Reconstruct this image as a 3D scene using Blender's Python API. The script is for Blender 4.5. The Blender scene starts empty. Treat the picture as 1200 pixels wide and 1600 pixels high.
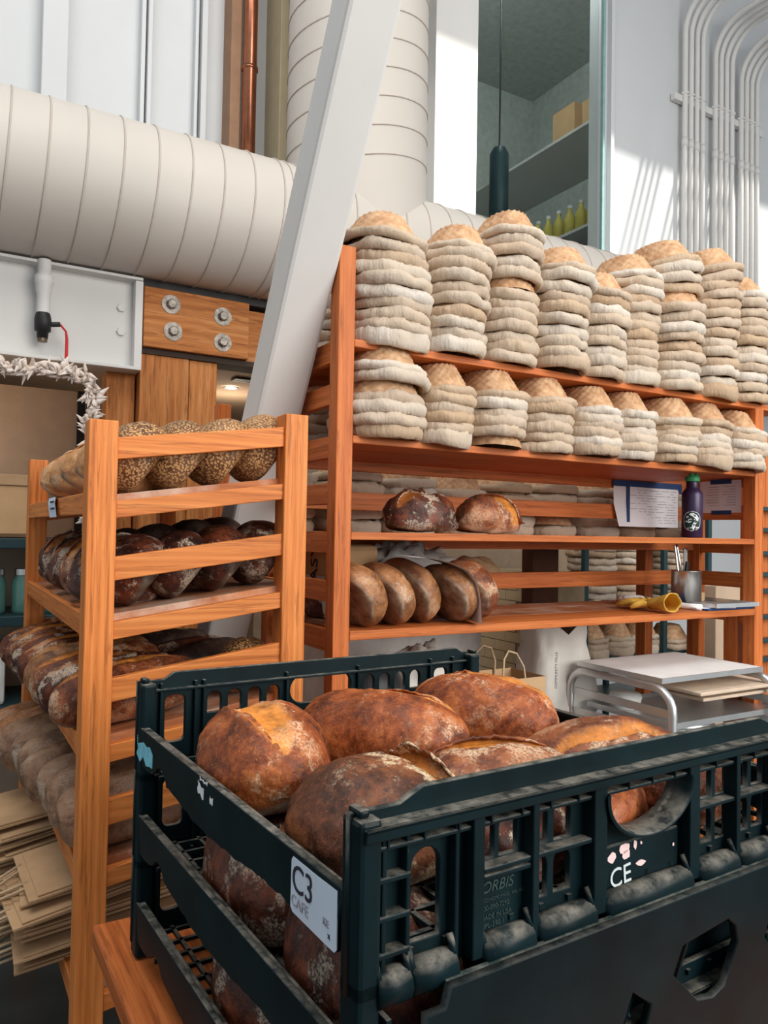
import bpy, bmesh, math, random
from mathutils import Vector, Matrix, noise
R = math.radians
scene = bpy.context.scene
col = scene.collection

# ------------------------------------------------------------------ camera
def make_camera():
    f, eye, horizon, roll, yaw = 1200.0, 1.5, 832.0, R(1.0), R(-30.3)
    pitch = math.atan((horizon - 800) / f)
    f0 = Vector((-math.sin(yaw), math.cos(yaw), 0)); r0 = Vector((math.cos(yaw), math.sin(yaw), 0)); u0 = Vector((0, 0, 1))
    fw = f0 * math.cos(pitch) + u0 * math.sin(pitch); up = -f0 * math.sin(pitch) + u0 * math.cos(pitch)
    r = r0 * math.cos(roll) + up * math.sin(roll); u = -r0 * math.sin(roll) + up * math.cos(roll)
    cd = bpy.data.cameras.new('camera'); cd.sensor_fit = 'VERTICAL'; cd.sensor_height = 32.0
    cd.lens = f / 1600 * 32.0; cd.clip_start = 0.02; cd.clip_end = 100
    co = bpy.data.objects.new('camera', cd); col.objects.link(co)
    m = Matrix((r, u, -fw)).transposed().to_4x4(); m.translation = (0, 0, eye)
    co.matrix_world = m
    scene.camera = co
make_camera()

# ------------------------------------------------------------------ light
scene.view_settings.view_transform = 'Standard'; scene.view_settings.look = 'None'
scene.view_settings.gamma = 1.0; scene.view_settings.use_curve_mapping = False
scene.view_settings.exposure = 0.12
w = bpy.data.worlds.new('world'); scene.world = w; w.use_nodes = True
bg = w.node_tree.nodes['Background']; bg.inputs[0].default_value = (0.86, 0.94, 1.0, 1); bg.inputs[1].default_value = 0.52
def lamp(kind, name, loc, target, energy, color, **k):
    d = bpy.data.lights.new(name, kind); d.energy = energy; d.color = color
    for a, v in k.items(): setattr(d, a, v)
    o = bpy.data.objects.new(name, d); col.objects.link(o); o.location = loc
    o.rotation_euler = (Vector(target) - Vector(loc)).to_track_quat('-Z', 'Y').to_euler()
    return o
lamp('SUN', 'sun', (6, -6, 12), (6 - .3, -6 + .6, 11), 9, (1.0, .95, .86), angle=R(1.5))
# tall shop windows behind and to the right of the camera, and the high clerestory
lamp('AREA', 'shop_window_light', (3.2, -3.2, 3.2), (1.2, 2.2, 1.2), 330, (1.0, 0.96, 0.90), shape='RECTANGLE', size=4.5, size_y=3.5)
lamp('AREA', 'clerestory_light', (0.2, 0.6, 6.2), (1.2, 2.4, 1.2), 175, (1.0, 0.97, 0.92), shape='RECTANGLE', size=5.0, size_y=3.0)

# ------------------------------------------------------------------ helpers
class MB:
    def __init__(s): s.v = []; s.f = []
    def add(s, V, F):
        o = len(s.v); s.v += [tuple(p) for p in V]; s.f += [tuple(i + o for i in q) for q in F]; return s
    def box(s, x0, x1, y0, y1, z0, z1, k=0.0, xr=0.0):
        V = [(x, y, z + k * (x - xr)) for z in (z0, z1) for y in (y0, y1) for x in (x0, x1)]
        return s.add(V, [(0, 2, 3, 1), (4, 5, 7, 6), (0, 1, 5, 4), (2, 6, 7, 3), (0, 4, 6, 2), (1, 3, 7, 5)])
    def obox(s, c, ax, ay, az):
        c, ax, ay, az = map(Vector, (c, ax, ay, az))
        V = [c + ax * i + ay * j + az * k for k in (-1, 1) for j in (-1, 1) for i in (-1, 1)]
        return s.add(V, [(0, 2, 3, 1), (4, 5, 7, 6), (0, 1, 5, 4), (2, 6, 7, 3), (0, 4, 6, 2), (1, 3, 7, 5)])
    def tube(s, path, r, n=10, close=False):
        P = [Vector(p) for p in path]; m = len(P); rings = []
        rr = r if isinstance(r, (list, tuple)) else [r] * m
        up = None
        for i, p in enumerate(P):
            if close: t = (P[(i + 1) % m] - P[i - 1])
            else: t = P[min(i + 1, m - 1)] - P[max(i - 1, 0)]
            t.normalize()
            if up is None:
                up = Vector((0, 0, 1)) if abs(t.z) < .9 else Vector((1, 0, 0))
            a = t.cross(up)
            if a.length < 1e-5: a = t.cross(Vector((0, 1, 0)))
            a.normalize(); b = a.cross(t).normalized(); up = b
            rings.append([p + (a * math.cos(2 * math.pi * j / n) + b * math.sin(2 * math.pi * j / n)) * rr[i] for j in range(n)])
        V = [q for g in rings for q in g]; F = []
        for i in range(m if close else m - 1):
            for j in range(n):
                i2 = (i + 1) % m
                F.append((i * n + j, i * n + (j + 1) % n, i2 * n + (j + 1) % n, i2 * n + j))
        if not close:
            F.append(tuple(range(n))[::-1]); F.append(tuple((m - 1) * n + j for j in range(n)))
        return s.add(V, F)
    def lathe(s, prof, c=(0, 0, 0), n=32, axis='z'):
        V = []; F = []
        for r, h in prof:
            for j in range(n):
                a = 2 * math.pi * j / n; x, y = r * math.cos(a), r * math.sin(a)
                V.append((c[0] + x, c[1] + y, c[2] + h) if axis == 'z' else ((c[0] + h, c[1] + x, c[2] + y) if axis == 'x' else (c[0] + x, c[1] + h, c[2] + y)))
        for i in range(len(prof) - 1):
            for j in range(n): F.append((i * n + j, i * n + (j + 1) % n, (i + 1) * n + (j + 1) % n, (i + 1) * n + j))
        return s.add(V, F)
    def grid(s, P):
        h, wd = len(P), len(P[0]); V = [p for row in P for p in row]
        return s.add(V, [(i * wd + j, i * wd + j + 1, (i + 1) * wd + j + 1, (i + 1) * wd + j) for i in range(h - 1) for j in range(wd - 1)])
    def xf(s, M): s.v = [tuple(M @ Vector(p)) for p in s.v]; return s
    def mesh(s, name, smooth=False):
        me = bpy.data.meshes.new(name); me.from_pydata(s.v, [], s.f); me.update()
        bm = bmesh.new(); bm.from_mesh(me); bmesh.ops.recalc_face_normals(bm, faces=bm.faces[:]); bm.to_mesh(me); bm.free()
        if smooth:
            for p in me.polygons: p.use_smooth = True
        return me
OFF = {}
def link(name, me, mat=None, parent=None, loc=(0, 0, 0), rot=(0, 0, 0), sc=None):
    o = bpy.data.objects.new(name, me); col.objects.link(o)
    o.location = loc; o.rotation_euler = rot
    if sc is not None: o.scale = sc
    if parent is not None: o.parent = parent
    if mat is not None and me is not None and not me.materials: me.materials.append(mat)
    return o
def tag(o, label, cat, group=None, kind=None):
    if label: o['label'] = label
    if cat: o['category'] = cat
    if group: o['group'] = group
    if kind: o['kind'] = kind
    return o
def thing(name, label, cat, loc=(0, 0, 0), rot=(0, 0, 0), group=None):
    o = link(name, None, loc=loc, rot=rot); OFF[o] = Vector(loc); return tag(o, label, cat, group)
def wpart(name, mb, mat, parent=None, smooth=False, bev=0, seg=2, label=None):
    """part whose mesh is given in world coordinates (unrotated parents)"""
    me = mb if isinstance(mb, bpy.types.Mesh) else mb.mesh(name, smooth)
    off = OFF.get(parent, Vector()) if parent is not None else Vector()
    o = link(name, me, mat, parent, loc=-off)
    if bev:
        b = o.modifiers.new('bevel', 'BEVEL'); b.width = bev; b.segments = seg; b.limit_method = 'ANGLE'
    if label: o['label'] = label
    return o
def lpart(name, mb, mat, parent, smooth=False, bev=0, loc=(0, 0, 0), rot=(0, 0, 0), label=None):
    """part whose mesh is in its parent's own coordinates"""
    me = mb if isinstance(mb, bpy.types.Mesh) else mb.mesh(name, smooth)
    o = link(name, me, mat, parent, loc, rot)
    if bev:
        b = o.modifiers.new('bevel', 'BEVEL'); b.width = bev; b.segments = 2; b.limit_method = 'ANGLE'
    if label: o['label'] = label
    return o
def struct(name, mb, mat, smooth=False, bev=0, label=None, parent=None):
    o = wpart(name, mb, mat, parent, smooth, bev)
    if parent is None:
        o['kind'] = 'structure'
        if label: o['label'] = label
    return o
def copy_tree(o, parent=None):
    c = o.copy(); col.objects.link(c); c.parent = parent
    for ch in [q for q in bpy.data.objects if q.parent == o] if False else list(o.children): copy_tree(ch, c)
    return c
def plate(name, outline, holes, th, bevel=0.0015):
    """flat plate in local XZ (thickness along Y, centred) with holes cut"""
    cu = bpy.data.curves.new(name, 'CURVE'); cu.dimensions = '2D'; cu.fill_mode = 'BOTH'; cu.extrude = th / 2; cu.bevel_depth = bevel; cu.bevel_resolution = 1
    for loop in [outline] + holes:
        sp = cu.splines.new('POLY'); sp.points.add(len(loop) - 1)
        for p, q in zip(sp.points, loop): p.co = (q[0], q[1], 0, 1)
        sp.use_cyclic_u = True
    o = bpy.data.objects.new(name, cu); col.objects.link(o)
    dg = bpy.context.evaluated_depsgraph_get(); me = bpy.data.meshes.new_from_object(o.evaluated_get(dg))
    bpy.data.objects.remove(o); bpy.data.curves.remove(cu)
    me.transform(Matrix.Rotation(R(90), 4, 'X')); me.name = name
    return me
def rrect(x0, x1, z0, z1, r, n=5):
    r = min(r, (x1 - x0) / 2 - 1e-4, (z1 - z0) / 2 - 1e-4); L = []
    for cx, cz, a in ((x1 - r, z1 - r, 0), (x0 + r, z1 - r, 90), (x0 + r, z0 + r, 180), (x1 - r, z0 + r, 270)):
        for i in range(n + 1):
            t = R(a + 90 * i / n); L.append((cx + r * math.cos(t), cz + r * math.sin(t)))
    return L
def arch(x0, x1, z0, z1, n=8):
    r = (x1 - x0) / 2; cx = (x0 + x1) / 2; cz = z1 - r
    return [(x0, z0)] + [(x1, z0)] + [(cx + r * math.cos(R(180 * i / n)), cz + r * math.sin(R(180 * i / n))) for i in range(n + 1)]
def text_mesh(body, size, extrude=0.0004, shear=0.0):
    cu = bpy.data.curves.new('lettering', 'FONT'); cu.body = body; cu.size = size; cu.extrude = extrude; cu.shear = shear; cu.resolution_u = 4
    o = bpy.data.objects.new('lettering', cu); col.objects.link(o)
    dg = bpy.context.evaluated_depsgraph_get(); me = bpy.data.meshes.new_from_object(o.evaluated_get(dg))
    bpy.data.objects.remove(o); bpy.data.curves.remove(cu); return me
def ordinal(i): return ['first', 'second', 'third', 'fourth', 'fifth', 'sixth', 'seventh', 'eighth', 'ninth', 'tenth', 'eleventh', 'twelfth', 'thirteenth', 'fourteenth', 'fifteenth', 'sixteenth', 'seventeenth', 'eighteenth', 'nineteenth', 'twentieth'][i]

# ------------------------------------------------------------------ materials
class NT:
    def __init__(s, name):
        s.m = bpy.data.materials.new(name); s.m.use_nodes = True; s.t = s.m.node_tree; s.b = s.t.nodes['Principled BSDF']
        s.tc = s.t.nodes.new('ShaderNodeTexCoord'); s.oi = s.t.nodes.new('ShaderNodeObjectInfo')
    def n(s, t, **k):
        q = s.t.nodes.new(t)
        for a, v in k.items():
            if a[0] == '_': setattr(q, a[1:], v)
            else: s.put(q.inputs[a.replace('__', ' ')], v)
        return q
    def put(s, i, v):
        if isinstance(v, bpy.types.NodeSocket): s.t.links.new(v, i)
        else: i.default_value = v if not (isinstance(v, tuple) and len(v) == 3 and i.type == 'RGBA') else (*v, 1)
    def coord(s, scale=(1, 1, 1), seed=True, kind='Object'):
        mp = s.t.nodes.new('ShaderNodeMapping'); mp.inputs['Scale'].default_value = scale
        src = s.tc.outputs[kind]
        if seed:
            mu = s.n('ShaderNodeMath', _operation='MULTIPLY'); s.put(mu.inputs[0], s.oi.outputs['Random']); mu.inputs[1].default_value = 37.0
            va = s.n('ShaderNodeVectorMath', _operation='ADD'); s.put(va.inputs[0], src); s.put(va.inputs[1], mu.outputs[0]); src = va.outputs[0]
        s.put(mp.inputs['Vector'], src); return mp.outputs[0]
    def noise(s, vec, scale, detail=4, rough=.55, dist=0):
        q = s.n('ShaderNodeTexNoise', Vector=vec, Scale=scale, Detail=detail, Roughness=rough, Distortion=dist); return q.outputs[0]
    def ramp(s, fac, stops):
        q = s.t.nodes.new('ShaderNodeValToRGB'); e = q.color_ramp.elements
        while len(e) < len(stops): e.new(.5)
        for i, (p, c) in enumerate(stops):
            e[i].position = p; e[i].color = (*c, 1) if isinstance(c, tuple) else (c, c, c, 1)
        s.put(q.inputs[0], fac); return q.outputs[0]
    def mix(s, fac, a, b, mode='MIX'):
        q = s.t.nodes.new('ShaderNodeMix'); q.data_type = 'RGBA'; q.blend_type = mode
        s.put(q.inputs[0], fac); s.put(q.inputs[6], a); s.put(q.inputs[7], b); return q.outputs[2]
    def math(s, op, a, b=0.0):
        q = s.n('ShaderNodeMath', _operation=op); s.put(q.inputs[0], a); s.put(q.inputs[1], b); return q.outputs[0]
    def bump(s, h, strength=.3, dist=.002, prev=None):
        q = s.n('ShaderNodeBump', Height=h, Strength=strength, Distance=dist)
        if prev: s.put(q.inputs['Normal'], prev)
        return q.outputs[0]
    def done(s, color, rough=.6, normal=None, metal=0, spec=.3, **k):
        s.put(s.b.inputs['Base Color'], color); s.put(s.b.inputs['Roughness'], rough); s.b.inputs['Metallic'].default_value = metal
        s.b.inputs['Specular IOR Level'].default_value = spec
        if normal is not None: s.put(s.b.inputs['Normal'], normal)
        for a, v in k.items(): s.put(s.b.inputs[a.replace('__', ' ')], v)
        return s.m
def plain(name, c, rough=.6, metal=0, spec=.3, var=.12, scale=14, bump=.1):
    t = NT(name); v = t.coord(); n = t.noise(v, scale, 5)
    a = tuple(x * (1 - var) for x in c); b = tuple(min(1, x * (1 + var)) for x in c)
    return t.done(t.ramp(n, [(.3, a), (.7, b)]), rough, t.bump(t.noise(v, scale * 8), bump, .001), metal, spec)
def wood(name, axis, dark, mid, light, grain=1.0, rough=.5):
    t = NT(name); sc = [16 * grain] * 3; sc['xyz'.index(axis)] = .9
    v = t.coord(tuple(sc)); n1 = t.noise(v, 3.0, 5, .6, .4)
    sc2 = [70 * grain] * 3; sc2['xyz'.index(axis)] = 2.5; n2 = t.noise(t.coord(tuple(sc2)), 3.0, 3, .6)
    wv = t.n('ShaderNodeTexWave', Vector=v, Scale=1.1, Distortion=5.0, Detail=2.0, Detail__Scale=.6); wv.wave_type = 'RINGS'; wv.rings_direction = axis.upper()
    c = t.ramp(n1, [(.25, dark), (.5, mid), (.8, light)])
    c = t.mix(t.math('MULTIPLY', wv.outputs[1], .42), c, dark)
    c = t.mix(t.math('MULTIPLY', t.ramp(n2, [(.45, 0.0), (.7, 1.0)]), .25), c, light)
    sc3 = [34 * grain] * 3; sc3['xyz'.index(axis)] = 1.6; n3 = t.noise(t.coord(tuple(sc3)), 3.0, 4, .65, .8)
    c = t.mix(t.math('MULTIPLY', t.ramp(n3, [(.36, 1.0), (.46, 0.0)]), .55), c, tuple(x * .55 for x in dark))
    hv = t.n('ShaderNodeHueSaturation', Color=c, Value=t.math('ADD', t.math('MULTIPLY', t.oi.outputs['Random'], .22), .89))
    return t.done(hv.outputs[0], rough, t.bump(n2, .12, .001), 0, .25)
OR = ((.40, .095, .022), (.60, .168, .042), (.70, .24, .070))
FIR = ((.46, .120, .024), (.74, .235, .055), (.84, .33, .095))
OLD = ((.32, .095, .022), (.56, .21, .06), (.66, .33, .13))
M = {}
for a in 'xyz':
    M['wood_' + a] = wood('orange_wood_' + a, a, *OR)
    M['fir_' + a] = wood('fir_wood_' + a, a, *FIR, grain=1.4)
    M['old_' + a] = wood('weathered_wood_' + a, a, *OLD, grain=.6, rough=.7)
def shelf_mat():
    t = NT('floured_shelf_wood'); v = t.coord((2, 14, 14)); n1 = t.noise(v, 3, 5)
    c = t.ramp(n1, [(.3, (.30, .095, .035)), (.7, (.52, .20, .08))])
    fl = t.ramp(t.noise(t.coord(), 5, 6, .65), [(.46, 0.0), (.66, .75)])
    return t.done(t.mix(fl, c, (.62, .47, .38)), .75)
M['shelf'] = shelf_mat()
M['white_paint'] = plain('white_paint', (.67, .66, .645), .55, var=.03, scale=3, bump=.04)
M['wall'] = plain('white_wall', (.60, .615, .63), .7, var=.02, scale=2, bump=.05)
M['cream_paint'] = plain('cream_paint', (.56, .52, .475), .5, var=.03, scale=2.5, bump=.03)
M['tan_paint'] = plain('tan_paint', (.52, .44, .29), .6, var=.05)
M['seam'] = plain('duct_seam', (.49, .435, .385), .6, var=.05)  # seam rings a little darker than the duct's cream
M['copper'] = plain('copper_pipe', (.42, .16, .09), .25, .9, .5, .15)
M['beige'] = plain('beige_wall', (.62, .46, .33), .8, var=.06)
M['cardboard'] = plain('cardboard', (.60, .38, .20), .85, var=.08, scale=8)
M['kraft'] = plain('kraft_paper', (.56, .36, .20), .85, var=.12, scale=10, bump=.3)
M['paper'] = plain('white_paper', (.82, .82, .86), .8, var=.02)
M['black'] = plain('black_iron', (.02, .02, .022), .45, var=.2)
M['brass'] = plain('aged_brass', (.16, .11, .07), .4, .8, .5, .2)
M['red'] = plain('red_plastic', (.55, .03, .03), .45)
M['steel'] = plain('brushed_steel', (.62, .62, .60), .28, 1.0, .5, .08, 20)
M['alu'] = plain('aluminium', (.66, .67, .68), .38, .85, .5, .08, 12)
M['bolt'] = plain('dirty_bolt', (.28, .25, .22), .5, .5, .4, .45, 40, .5)
M['shell'] = plain('shell', (.84, .74, .67), .5, var=.12, scale=30)
M['blue_tape'] = plain('blue_tape', (.02, .055, .17), .6)
M['ink'] = plain('ink', (.035, .03, .045), .7)
M['grey_ink'] = plain('grey_ink', (.36, .34, .38), .8)
M['yellow'] = plain('yellow_leather', (.72, .42, .07), .75, var=.18, scale=18, bump=.5)
M['white_cloth'] = plain('white_cloth', (.82, .81, .80), .9, var=.05, bump=.5)
M['sack'] = plain('woven_sack', (.72, .69, .64), .85, var=.08, scale=10, bump=.5)
M['grey_sack'] = plain('grey_plastic_sack', (.42, .40, .38), .5, var=.2, scale=7, bump=.4)
M['floor'] = plain('dark_concrete', (.035, .045, .045), .5, var=.35, scale=5, bump=.3)
M['tape_cyan'] = plain('cyan_tape', (.22, .58, .72), .7, var=.15, scale=60)
M['tape_pink'] = plain('pink_tape', (.85, .62, .62), .8, var=.06)
M['tape_white'] = plain('white_tape', (.80, .80, .82), .8, var=.08, scale=60)
M['sign'] = plain('label_card', (.63, .72, .84), .8, var=.03)
M['marker'] = plain('marker_grey', (.62, .70, .72), .8)
M['blue_marker'] = plain('marker_blue', (.12, .22, .32), .8)
M['green'] = plain('green_plastic', (.05, .36, .15), .4)
M['purple'] = plain('purple_enamel', (.035, .018, .06), .35, .2, .5, .2)
M['badge'] = plain('badge_green', (.008, .04, .035), .6)
M['twine'] = plain('paper_twine', (.60, .44, .28), .85)
M['dark_teal'] = plain('dark_teal_metal', (.02, .05, .06), .4)
M['tile'] = plain('beige_tile', (.62, .46, .27), .6, var=.06)
M['grout'] = plain('grout', (.42, .32, .2), .9)
M['blue_tray'] = plain('blue_plastic', (.02, .07, .22), .45)
M['pail'] = plain('white_pail', (.8, .8, .78), .5)
M['jar'] = plain('green_jar_glass', (.08, .2, .17), .12, 0, .6)
def crate_mat(name, c, dust):
    t = NT(name); v = t.coord(seed=False); n = t.noise(v, 9, 5)
    base = t.ramp(n, [(.3, tuple(x * .6 for x in c)), (.75, tuple(x * 1.5 for x in c))])
    scr = t.ramp(t.noise(t.coord((60, 60, 12), False), 3, 4, .7), [(.68, 0.0), (.78, .5)])
    base = t.mix(t.math('MULTIPLY', scr, .35), base, (.16, .20, .19))
    g = t.n('ShaderNodeNewGeometry'); sp = t.n('ShaderNodeSeparateXYZ', Vector=g.outputs['Normal'])
    up = t.ramp(sp.outputs[2], [(.35, 0.0), (.8, 1.0)])
    dn = t.ramp(t.noise(v, 45, 6, .7), [(.38, .1), (.62, 1.0)])
    base = t.mix(t.math('MULTIPLY', t.math('MULTIPLY', up, dn), dust), base, (.36, .33, .28))
    return t.done(base, .42, t.bump(t.noise(v, 60), .15, .001), 0, .13)
M['crate'] = crate_mat('dark_green_plastic', (.0035, .0125, .0155), .55)
M['crate_rim'] = crate_mat('rim_green_plastic', (.010, .026, .026), .3)  # lighter green for the rim band
M['crate_b'] = crate_mat('black_green_plastic', (.003, .0100, .0125), .2)
def glass_mat():
    t = NT('tinted_window_glass')
    t.done((.80, .86, .85), .03, None, 0, .5); t.b.inputs['Transmission Weight'].default_value = 1.0; t.b.inputs['IOR'].default_value = 1.12
    return t.m
M['glass'] = glass_mat()
def bread(name, dark, mid, light, score, flour=.3, fcol=(.62, .50, .38), speck=.5, seeds=None, fscale=11, base=.85, bk=1.0):
    t = NT(name); v = t.coord(); n1 = t.noise(v, 11, 7, .66, .6); n2 = t.noise(v, 105, 4, .65); n4 = t.noise(v, 290, 3, .6); n3 = t.noise(v, fscale, 8, .72)
    c = t.ramp(n1, [(.36, dark), (.50, mid), (.66, light)])
    dk = t.ramp(n2, [(.34, 1.0), (.47, 0.0)]); c = t.mix(t.math('MULTIPLY', dk, speck), c, dark)
    bl = t.ramp(n2, [(.54, 0.0), (.66, 1.0)]); c = t.mix(t.math('MULTIPLY', bl, speck * .6), c, light)
    pk = t.ramp(n4, [(.62, 0.0), (.70, 1.0)]); c = t.mix(t.math('MULTIPLY', pk, speck * .8), c, tuple(min(1, x * 1.5) for x in light))
    bp = t.bump(n2, .45, .003); bp = t.bump(n4, .3, .0015, bp)
    if seeds:
        vo = t.n('ShaderNodeTexVoronoi', Vector=v, Scale=165.0); sr = t.ramp(t.noise(v, 5, 3), [(.30, .30), (.5, 1.0)])
        sv = t.ramp(vo.outputs['Distance'], [(.40, 1.0), (.60, 0.0)]); rr = t.n('ShaderNodeSeparateColor', Color=vo.outputs['Color'])
        keep = t.math('LESS_THAN', rr.outputs[0], .92)
        c = t.mix(t.math('MULTIPLY', t.math('MULTIPLY', sv, keep), sr), c, seeds); bp = t.bump(sv, .6, .003, bp)
    at = t.n('ShaderNodeAttribute', _attribute_name='crust'); sc = t.n('ShaderNodeSeparateColor', Color=at.outputs['Color'])
    bcol = t.ramp(t.noise(v, 20, 5, .65), [(.35, (.10 * bk, .06 * bk, .04 * bk)), (.5, (.27 * bk, .18 * bk, .12 * bk)), (.68, (.46 * bk, .36 * bk, .27 * bk))])
    c = t.mix(t.math('MULTIPLY', sc.outputs[2], base), c, bcol)
    scol = t.ramp(t.noise(v, 34, 6, .75), [(.36, tuple(x * .30 for x in score)), (.52, tuple(x * .75 for x in score)), (.68, score)])
    c = t.mix(sc.outputs[0], c, scol)
    fl = t.math('MULTIPLY', t.ramp(n3, [(.52, 0.0), (.585, 1.0)]), t.math('ADD', t.math('MULTIPLY', sc.outputs[1], 1.0), .32))
    fine = t.ramp(n4, [(.40, .1), (.58, 1.0)])
    c = t.mix(t.math('MINIMUM', t.math('MULTIPLY', t.math('MULTIPLY', fl, fine), flour), .92), c, fcol)
    return t.done(c, t.ramp(n2, [(.3, .38), (.7, .62)]), bp, 0, .4)
M['amber'] = bread('amber_crust', (.085, .018, .006), (.30, .068, .016), (.60, .185, .045), (.92, .33, .055), 1.1, (.78, .52, .33), .55)
M['rust'] = bread('reddish_crust', (.045, .013, .007), (.20, .052, .018), (.46, .155, .055), (.80, .28, .045), 1.4, (.68, .47, .31), .6)
M['darkbread'] = bread('dark_crust', (.016, .006, .005), (.075, .018, .009), (.25, .062, .022), (.50, .16, .035), 1.9, (.62, .50, .38), bk=.35, fscale=17)
M['blackbread'] = bread('charred_crust', (.010, .007, .007), (.026, .014, .012), (.07, .035, .022), (.2, .08, .03), .35, (.5, .42, .34))
M['charred'] = bread('blistered_crust', (.022, .009, .006), (.11, .034, .015), (.33, .11, .04), (.82, .29, .05), 1.9, (.74, .58, .38), .6)
M['seeded'] = bread('seeded_crust', (.08, .03, .012), (.19, .08, .03), (.32, .15, .06), (.6, .34, .14), .2, (.7, .6, .45), .4, (.60, .34, .14), 11, .15)
M['pale'] = bread('golden_crust', (.33, .13, .05), (.58, .27, .095), (.72, .42, .19), (.82, .50, .20), .5, (.72, .58, .46))
M['floury'] = bread('floury_crust', (.13, .06, .03), (.30, .16, .09), (.42, .27, .17), (.45, .22, .09), 1.2, (.50, .41, .33), .5, None, 7)
M['tawny'] = bread('tawny_crust', (.12, .045, .02), (.33, .135, .05), (.52, .25, .105), (.7, .3, .08), .75, (.60, .46, .34))
def linen():
    t = NT('floured_linen'); v = t.coord(); r = t.oi.outputs['Random']
    c = t.ramp(r, [(0, (.48, .34, .225)), (.2, (.52, .41, .315)), (.7, (.565, .475, .385)), (1, (.66, .605, .54))])
    st = t.ramp(t.noise(v, 7, 4), [(.42, 0.0), (.75, .5)]); c = t.mix(st, c, (.60, .44, .28))
    h = t.noise(t.coord((1, 1, .35)), 110, 4, .6); h2 = t.noise(t.coord((1, 1, .25)), 38, 3, .6)
    return t.done(c, .95, t.bump(h, .5, .004, t.bump(h2, .7, .010)), 0, .1)
M['linen'] = linen()
def wicker():
    t = NT('wicker_cane'); v = t.coord(); n = t.noise(v, 40, 4); c = t.ramp(n, [(.3, (.44, .225, .11)), (.7, (.72, .47, .28))])
    return t.done(c, .6, t.bump(t.noise(v, 160), .3, .001), 0, .25)
M['wicker'] = wicker()
# ------------------------------------------------------------------ setting
random.seed(4)
struct('floor', MB().box(-6, 10, -5, 9, -.1, 0), M['floor'], label='dark concrete floor below the bread racks')
# upper back wall with its standing metal ribs, split round the big pane
struct('wall_back', MB().box(-4, 3.31, 4.6, 4.75, 2.75, 8.0), M['wall'], label='white panelled wall above the round duct')
struct('wall_right', MB().box(4.74, 11, 4.6, 4.75, 0, 8.0), M['wall'], label='white wall behind the bank of conduits')
struct('wall_lower', MB().box(1.75, 4.74, 4.6, 4.75, 0, 3.2), plain('tan_wall', (.34, .24, .16), .8), label='tan wall behind the basket shelving')
struct('wall_inner', MB().box(-3, 3, 6.6, 6.7, 0, 2.5), M['beige'], label='beige wall of the room beyond the timber posts')
struct('ceiling', MB().box(-3, 4.5, 4.1, 6.7, 2.42, 2.5), M['beige'], label='beige ceiling of the room beyond the timber posts')
# unseen ceiling added to block sun, slot shaped for the wall's sun patch
struct('ceiling_sun_block', MB().box(-8, 14, -9, 2.05, 7.5, 7.6).box(-8, 14, 2.95, 4.75, 7.5, 7.6).box(-8, 3.65, 2.05, 2.95, 7.5, 7.6).box(8.6, 14, 2.05, 2.95, 7.5, 7.6), M['wall'], label='unseen white ceiling added to block sun, slotted for the sun patch')
n_trim = 0
def trim(mb, mat, label, bev=.004, smooth=False):
    global n_trim; n_trim += 1
    return struct('trim_%d' % n_trim, mb, mat, smooth, bev, label)
trim(MB().box(.43, .56, 4.50, 4.6, 2.8, 8), M['wall'], 'broad square rib standing on the panelled wall at far left')
trim(MB().box(.96, .985, 4.54, 4.6, 2.8, 8).box(.995, 1.02, 4.52, 4.6, 2.8, 8), M['wall'], 'double thin rib on the panelled wall')
trim(MB().box(1.28, 1.30, 4.55, 4.6, 2.8, 8).box(1.315, 1.35, 4.53, 4.6, 2.8, 8), M['wall'], 'thin rib on the panelled wall left of the copper pipe')
trim(MB().box(1.47, 1.535, 4.45, 4.6, 2.8, 8), plain('brown_channel', (.30, .17, .10), .6), 'brown channel behind the copper pipe')
trim(MB().box(1.75, 1.955, 4.35, 4.6, 2.8, 8), M['tan_paint'], 'tan painted post beside the upright duct')
trim(MB().box(2.96, 3.33, 4.45, 4.6, 2.8, 8), M['white_paint'], 'broad white mullion left of the big pane')
trim(MB().box(4.725, 4.75, 4.57, 4.6, 2.8, 8), plain('pane_edge', (.25, .42, .42), .3), 'greenish edge strip right of the big pane')
trim(MB().box(4.80, 4.84, 4.55, 4.6, 2.8, 8), M['wall'], 'thin white strip beside the big pane')
g = thing('black_script_mark', 'black handwritten mark on the tan post', 'mark', (1.85, 4.345, 4.75))
for k, (a, b) in enumerate((((-.02, .10), (.02, -.02)), ((.02, .1), (-.03, -.03)), ((-.02, .0), (.03, -.06)))):
    lpart('stroke', MB().tube([(a[0], 0, a[1]), ((a[0] + b[0]) / 2 + .015, 0, (a[1] + b[1]) / 2), (b[0], 0, b[1])], .006, 6), M['ink'], g)
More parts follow.
